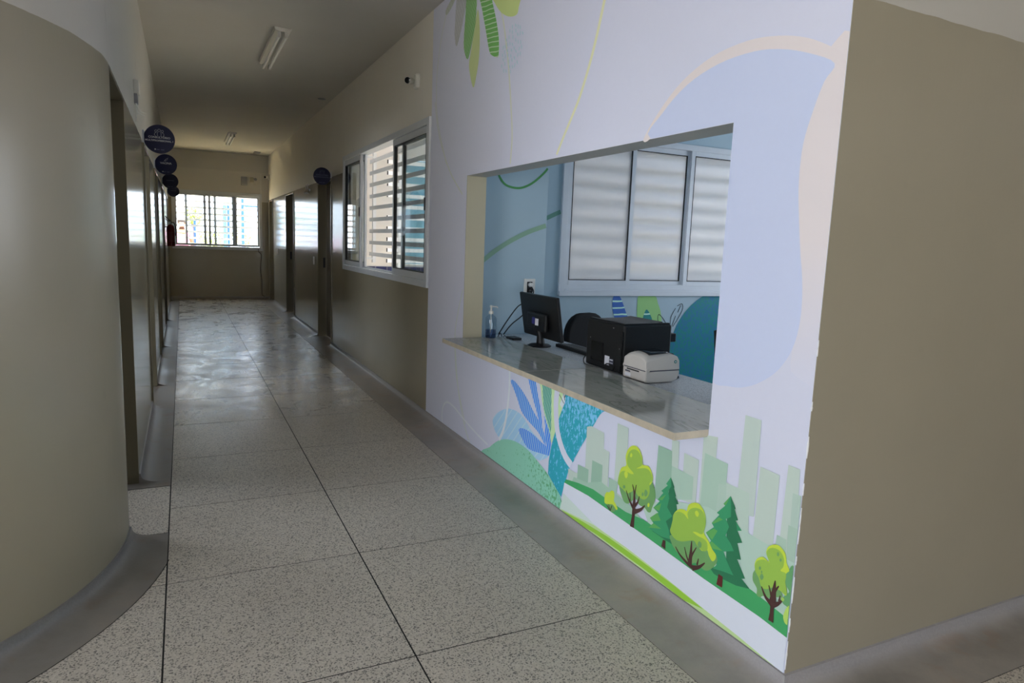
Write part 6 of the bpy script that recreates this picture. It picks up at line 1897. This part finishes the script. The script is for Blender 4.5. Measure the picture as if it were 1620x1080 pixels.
# ------------------------------------------------------------------ small things on the walls
eb = thing('junction_box', 'white junction box with loose wires above the first door', 'box', (XD, 5.16, 2.26))
mb = MB(); mb.box(XD, XD+.032, 5.10, 5.24, 2.27, 2.35); mb.build('box_body', M['white_plastic'], eb, bev=.004)
mb = MB(); mb.box(XD, XD+.02, 5.13, 5.21, 2.21, 2.27); mb.build('box_lid', M['grey_plastic'], eb, bev=.003)
for pts in ([(XD+.01,5.14,2.21),(XD+.012,5.13,2.17),(XD+.01,5.12,2.09)], [(XD+.012,5.16,2.21),(XD+.03,5.2,2.175),(XD+.06,5.25,2.172)], [(XD+.01,5.15,2.16),(XD+.03,5.2,2.155),(XD+.05,5.24,2.152)]):
    mb = MB(); mb.tube(catmull(pts, False, 5), .004, 6); mb.build('wire', M['white_plastic'], eb, smooth=True)
for y, z, lab in ((10.21, 1.065, 'white light switch between the two olive doorways'), (14.45, 1.09, 'white light switch closest to the far window')):
    t = thing('light_switch', lab, 'switch', (XW, y, z), 'corridor light switches')
    mb = MB(); mb.box(XW-.009, XW, y-.036, y+.036, z-.058, z+.058); mb.build('plate', M['white_plastic'], t, bev=.003)
    mb = MB(); mb.box(XW-.014, XW-.008, y-.012, y+.012, z-.024, z+.024); mb.build('rocker', M['white_plastic'], t, bev=.002)
el = thing('emergency_light', 'small twin-head emergency lamp at the top of the olive paint', 'lamp', (XW, 10.6, 2.08))
mb = MB(); mb.box(XW-.03, XW, 10.50, 10.74, 2.075, 2.105); mb.build('bar', M['grey_plastic'], el, bev=.004)
for y in (10.52, 10.66):
    mb = MB(); mb.lathe([(.012,0),(.03,.05),(.03,.06)], (XW-.03, y, 2.10), (-.3,-.2,-.9), 14); mb.build('lamp_head', M['chrome'], el, smooth=True)
    mb = MB(); mb.box(XW-.045, XW-.032, y-.008, y+.008, 2.09, 2.17); mb.build('lamp_arm', M['grey_plastic'], el)
fx = YE-.012
pb = thing('panel_box', 'grey sloped panel high on the far wall', 'panel', (1.225, YE, 2.54))
mb = MB(); mb.prism([(YE,2.45),(YE,2.63),(YE-.03,2.63),(YE-.07,2.46)], 1.165, 1.285, 'x'); mb.build('panel_body', M['grey_plastic'], pb, bev=.004)
mb = MB(); mb.box(1.175, 1.275, YE-.078, YE-.07, 2.455, 2.465); mb.build('panel_lip', M['white_plastic'], pb)
em = thing('exit_lamp', 'cream emergency lamp on the far wall next to the sloped panel', 'lamp', (1.41, YE, 2.57))
mb = MB(); mb.box(1.335, 1.415, YE-.05, YE, 2.52, 2.63); mb.build('lamp_body', M['cream'], em, bev=.006)
mb = MB(); mb.lathe([(.014,0),(.03,.04),(.03,.05)], (1.455, YE, 2.60), (0,-1,-.3), 14); mb.build('lamp_head', M['steel'], em, smooth=True)
mb = MB(); mb.tube([(1.415,YE-.02,2.60),(1.455,YE-.02,2.60)], .008, 8); mb.build('lamp_stem', M['steel'], em, smooth=True)
mb = MB(); mb.box(1.558, 1.575, YE-.012, YE, 2.28, 2.72)
tag(mb.build('wire_duct', M['white_plastic']), 'thin white wire duct running up the far corner', 'duct')
mb = MB(); mb.tube(catmull([(1.49,YE-.045,1.10),(1.50,YE-.05,1.03),(1.555,YE-.02,.96),(1.535,YE-.015,.67),(1.56,YE-.015,.40),(1.555,YE-.03,.12),(1.60,YE-.10,.062)], False, 6), .006, 8)
tag(mb.build('hanging_cable', M['brown_cable'], smooth=True), 'thin dark cable hanging below the far window', 'cable')

# ================================================================== OUTSIDE, beyond the far window
mb = MB(); mb.box(-14, 16, 16.1, 46, -.08, -.02); struct(mb.build('ground_yard', M['sand']))
mb = MB(); mb.box(-20, 20, -30, -5.15, -.08, -.01); struct(mb.build('ground_street', M['concrete_out']))
gt = thing('yard_gate', 'blue metal gate posts and rail out in the yard', 'gate', (.9, 19.0, 0))
for x, w, mt, h in ((.286,.05,'blue_metal',1.70), (1.07,.06,'blue_metal',2.12), (.985,.09,'cyan_metal',2.12), (1.41,.07,'blue_metal',2.42)):
    mb = MB(); mb.box(x-w/2, x+w/2, 18.97, 19.03, -.02, h); mb.build('post', M[mt], gt)
mb = MB(); mb.box(1.45, 2.6, 18.98, 19.02, 2.11, 2.15); mb.build('top_rail', M['blue_metal'], gt)
for i in range(9):
    mb = MB(); mb.box(1.5+i*.12, 1.52+i*.12, 18.985, 19.015, -.02, 2.11); mb.build('bar', M['cyan_metal'], gt)
def shrub(label, x, y, z0, z1, r):
    t = thing('yard_tree', label, 'tree', (x, y, 0), 'young trees in the yard')
    mb = MB(); mb.tube([(x,y,-.03),(x+.03,y,z0*.6),(x,y,z0+.2)], [.04,.03,.018], 8)
    for i in range(5):
        a = i*1.3; mb.tube([(x,y,z0-.1+.05*i),(x+r*.6*math.cos(a), y+r*.6*math.sin(a), z0+.2+.1*i)], [.014,.006], 6)
    mb.build('trunk', M['bark'], t, smooth=True)
    V = []; F = []
    for i in range(420):
        u = Vector((random.gauss(0,1), random.gauss(0,1), random.gauss(0,1))).normalized()*random.random()**.4
        p = Vector((x+u.x*r, y+u.y*r, (z0+z1)/2+u.z*(z1-z0)/2))
        a = Vector((random.gauss(0,1), random.gauss(0,1), random.gauss(0,.6))).normalized(); b = a.orthogonal().normalized(); n0 = len(V)
        V += [p-a*.05, p+b*.02+a*.005, p+a*.05, p-b*.02+a*.005]; F.append((n0,n0+1,n0+2,n0+3))
    o = mk('foliage', V, F, M['leafmat'], t); o['kind'] = 'stuff'
shrub('yellow-green young tree seen through the far louvre near the person', .28, 21.5, 1.55, 2.15, .32)
shrub('yellow-green young tree outside behind the blue gate post', 1.75, 22.0, .95, 1.75, .5)
shrub('low yellow-green shrub outside by the first blue post', .75, 23.0, .9, 1.5, .5)

# person in a pink shirt in the yard
def skin(name, verts, edges, radii, root, mt, parent, sub=2):
    me = bpy.data.meshes.new(name); me.from_pydata(verts, edges, []); me.update()
    o = bpy.data.objects.new(name, me); link(o)
    o.modifiers.new('skin', 'SKIN').use_smooth_shade = True
    for i, r in enumerate(radii): me.skin_vertices[0].data[i].radius = (r, r) if isinstance(r, (int, float)) else r
    for i in range(len(verts)): me.skin_vertices[0].data[i].use_root = (i == root)
    s = o.modifiers.new('sub', 'SUBSURF'); s.levels = sub; s.render_levels = sub
    me.materials.append(mt); return par(o, parent)
px, py = -.012, 18.5
pp = thing('person', 'person in a pink shirt standing outside beyond the far window', 'person', (px, py, -.02))
bv = [(0,0,.95),(0,0,1.12),(0,.0,1.32),(0,0,1.44),(0,-.005,1.50),(0,-.015,1.56),(0,-.02,1.63),(0,-.02,1.70)]
br = [(.14,.10),(.135,.095),(.16,.105),(.13,.09),.055,.07,.078,.062]
be = [(i,i+1) for i in range(7)]
def limb(start, pts, rad):
    p = start
    for q, r in zip(pts, rad):
        bv.append(q); br.append(r); be.append((p, len(bv)-1)); p = len(bv)-1
    return p
for s in (-1, 1):
    limb(0, [(s*.09,0,.88),(s*.10,-.01,.50),(s*.10,.02,.10),(s*.105,-.03,.03),(s*.11,-.14,.02)], [.09,.062,.042,.042,.03])
    h = limb(3, [(s*.17,0,1.42),(s*.22,.02,1.15),(s*.23,-.05,.92),(s*.23,-.07,.86)], [.055,.042,.03,.032])
    for k in range(4):
        limb(h, [(s*(.22+.0),-.10+.018*k,.81),(s*.218,-.105+.019*k,.765+.004*abs(k-1)),(s*.21,-.10+.019*k,.735+.006*abs(k-1))], [.011,.009,.008])
    limb(h, [(s*.205,-.105,.83),(s*.195,-.12,.79)], [.011,.009])
skin('body', [(px+a, py+b, c-.02) for a,b,c in bv], be, br, 0, M['skin'], pp)
sv = [(0,0,.92),(0,0,1.12),(0,0,1.32),(0,0,1.43)]; se = [(0,1),(1,2),(2,3)]; sr = [(.16,.12),(.155,.115),(.178,.122),(.14,.10)]
for s in (-1, 1):
    n0 = len(sv); sv += [(s*.175,0,1.42),(s*.205,.01,1.25)]; se += [(3,n0),(n0,n0+1)]; sr += [.068,.06]
skin('shirt', [(px+a, py+b, c-.02) for a,b,c in sv], se, sr, 0, M['pink'], pp)
tv_ = [(0,0,.96),(0,0,.90)]; te = [(0,1)]; tr_ = [(.155,.115),(.15,.11)]
for s in (-1, 1):
    n0 = len(tv_); tv_ += [(s*.09,0,.85),(s*.10,-.01,.50),(s*.10,.02,.09)]; te += [(1,n0),(n0,n0+1),(n0+1,n0+2)]; tr_ += [.10,.078,.062]
skin('trousers', [(px+a, py+b, c-.02) for a,b,c in tv_], te, tr_, 0, M['jeans'], pp)
mb = MB(); mb.lathe([(.088,0),(.098,.05),(.092,.10),(.06,.14),(.01,.155)], (px, py+.005, 1.625), (0,.25,1), 18); mb.build('hair', M['hair'], pp, smooth=True)
for s in (-1, 1):
    mb = MB(); mb.lathe([(.006,0),(.012,.004),(.010,.010)], (px+s*.03, py-.092, 1.625), (0,-1,0), 8); mb.build('eye', M['label_white'], pp, smooth=True)
    mb = MB(); mb.lathe([(.012,0),(.02,.01),(.01,.02)], (px+s*.072, py-.015, 1.61), (s,0,0), 10); mb.build('ear', M['skin'], pp, smooth=True)
mb = MB(); mb.tube([(px, py-.09, 1.625), (px, py-.112, 1.59), (px, py-.095, 1.582)], [.007,.014,.012], 8); mb.build('nose', M['skin'], pp, smooth=True)
mb = MB(); mb.tube([(px-.024, py-.088, 1.553), (px, py-.096, 1.551), (px+.024, py-.088, 1.553)], .006, 6); mb.build('mouth', plain('lips', (140,70,70), .5), pp, smooth=True)
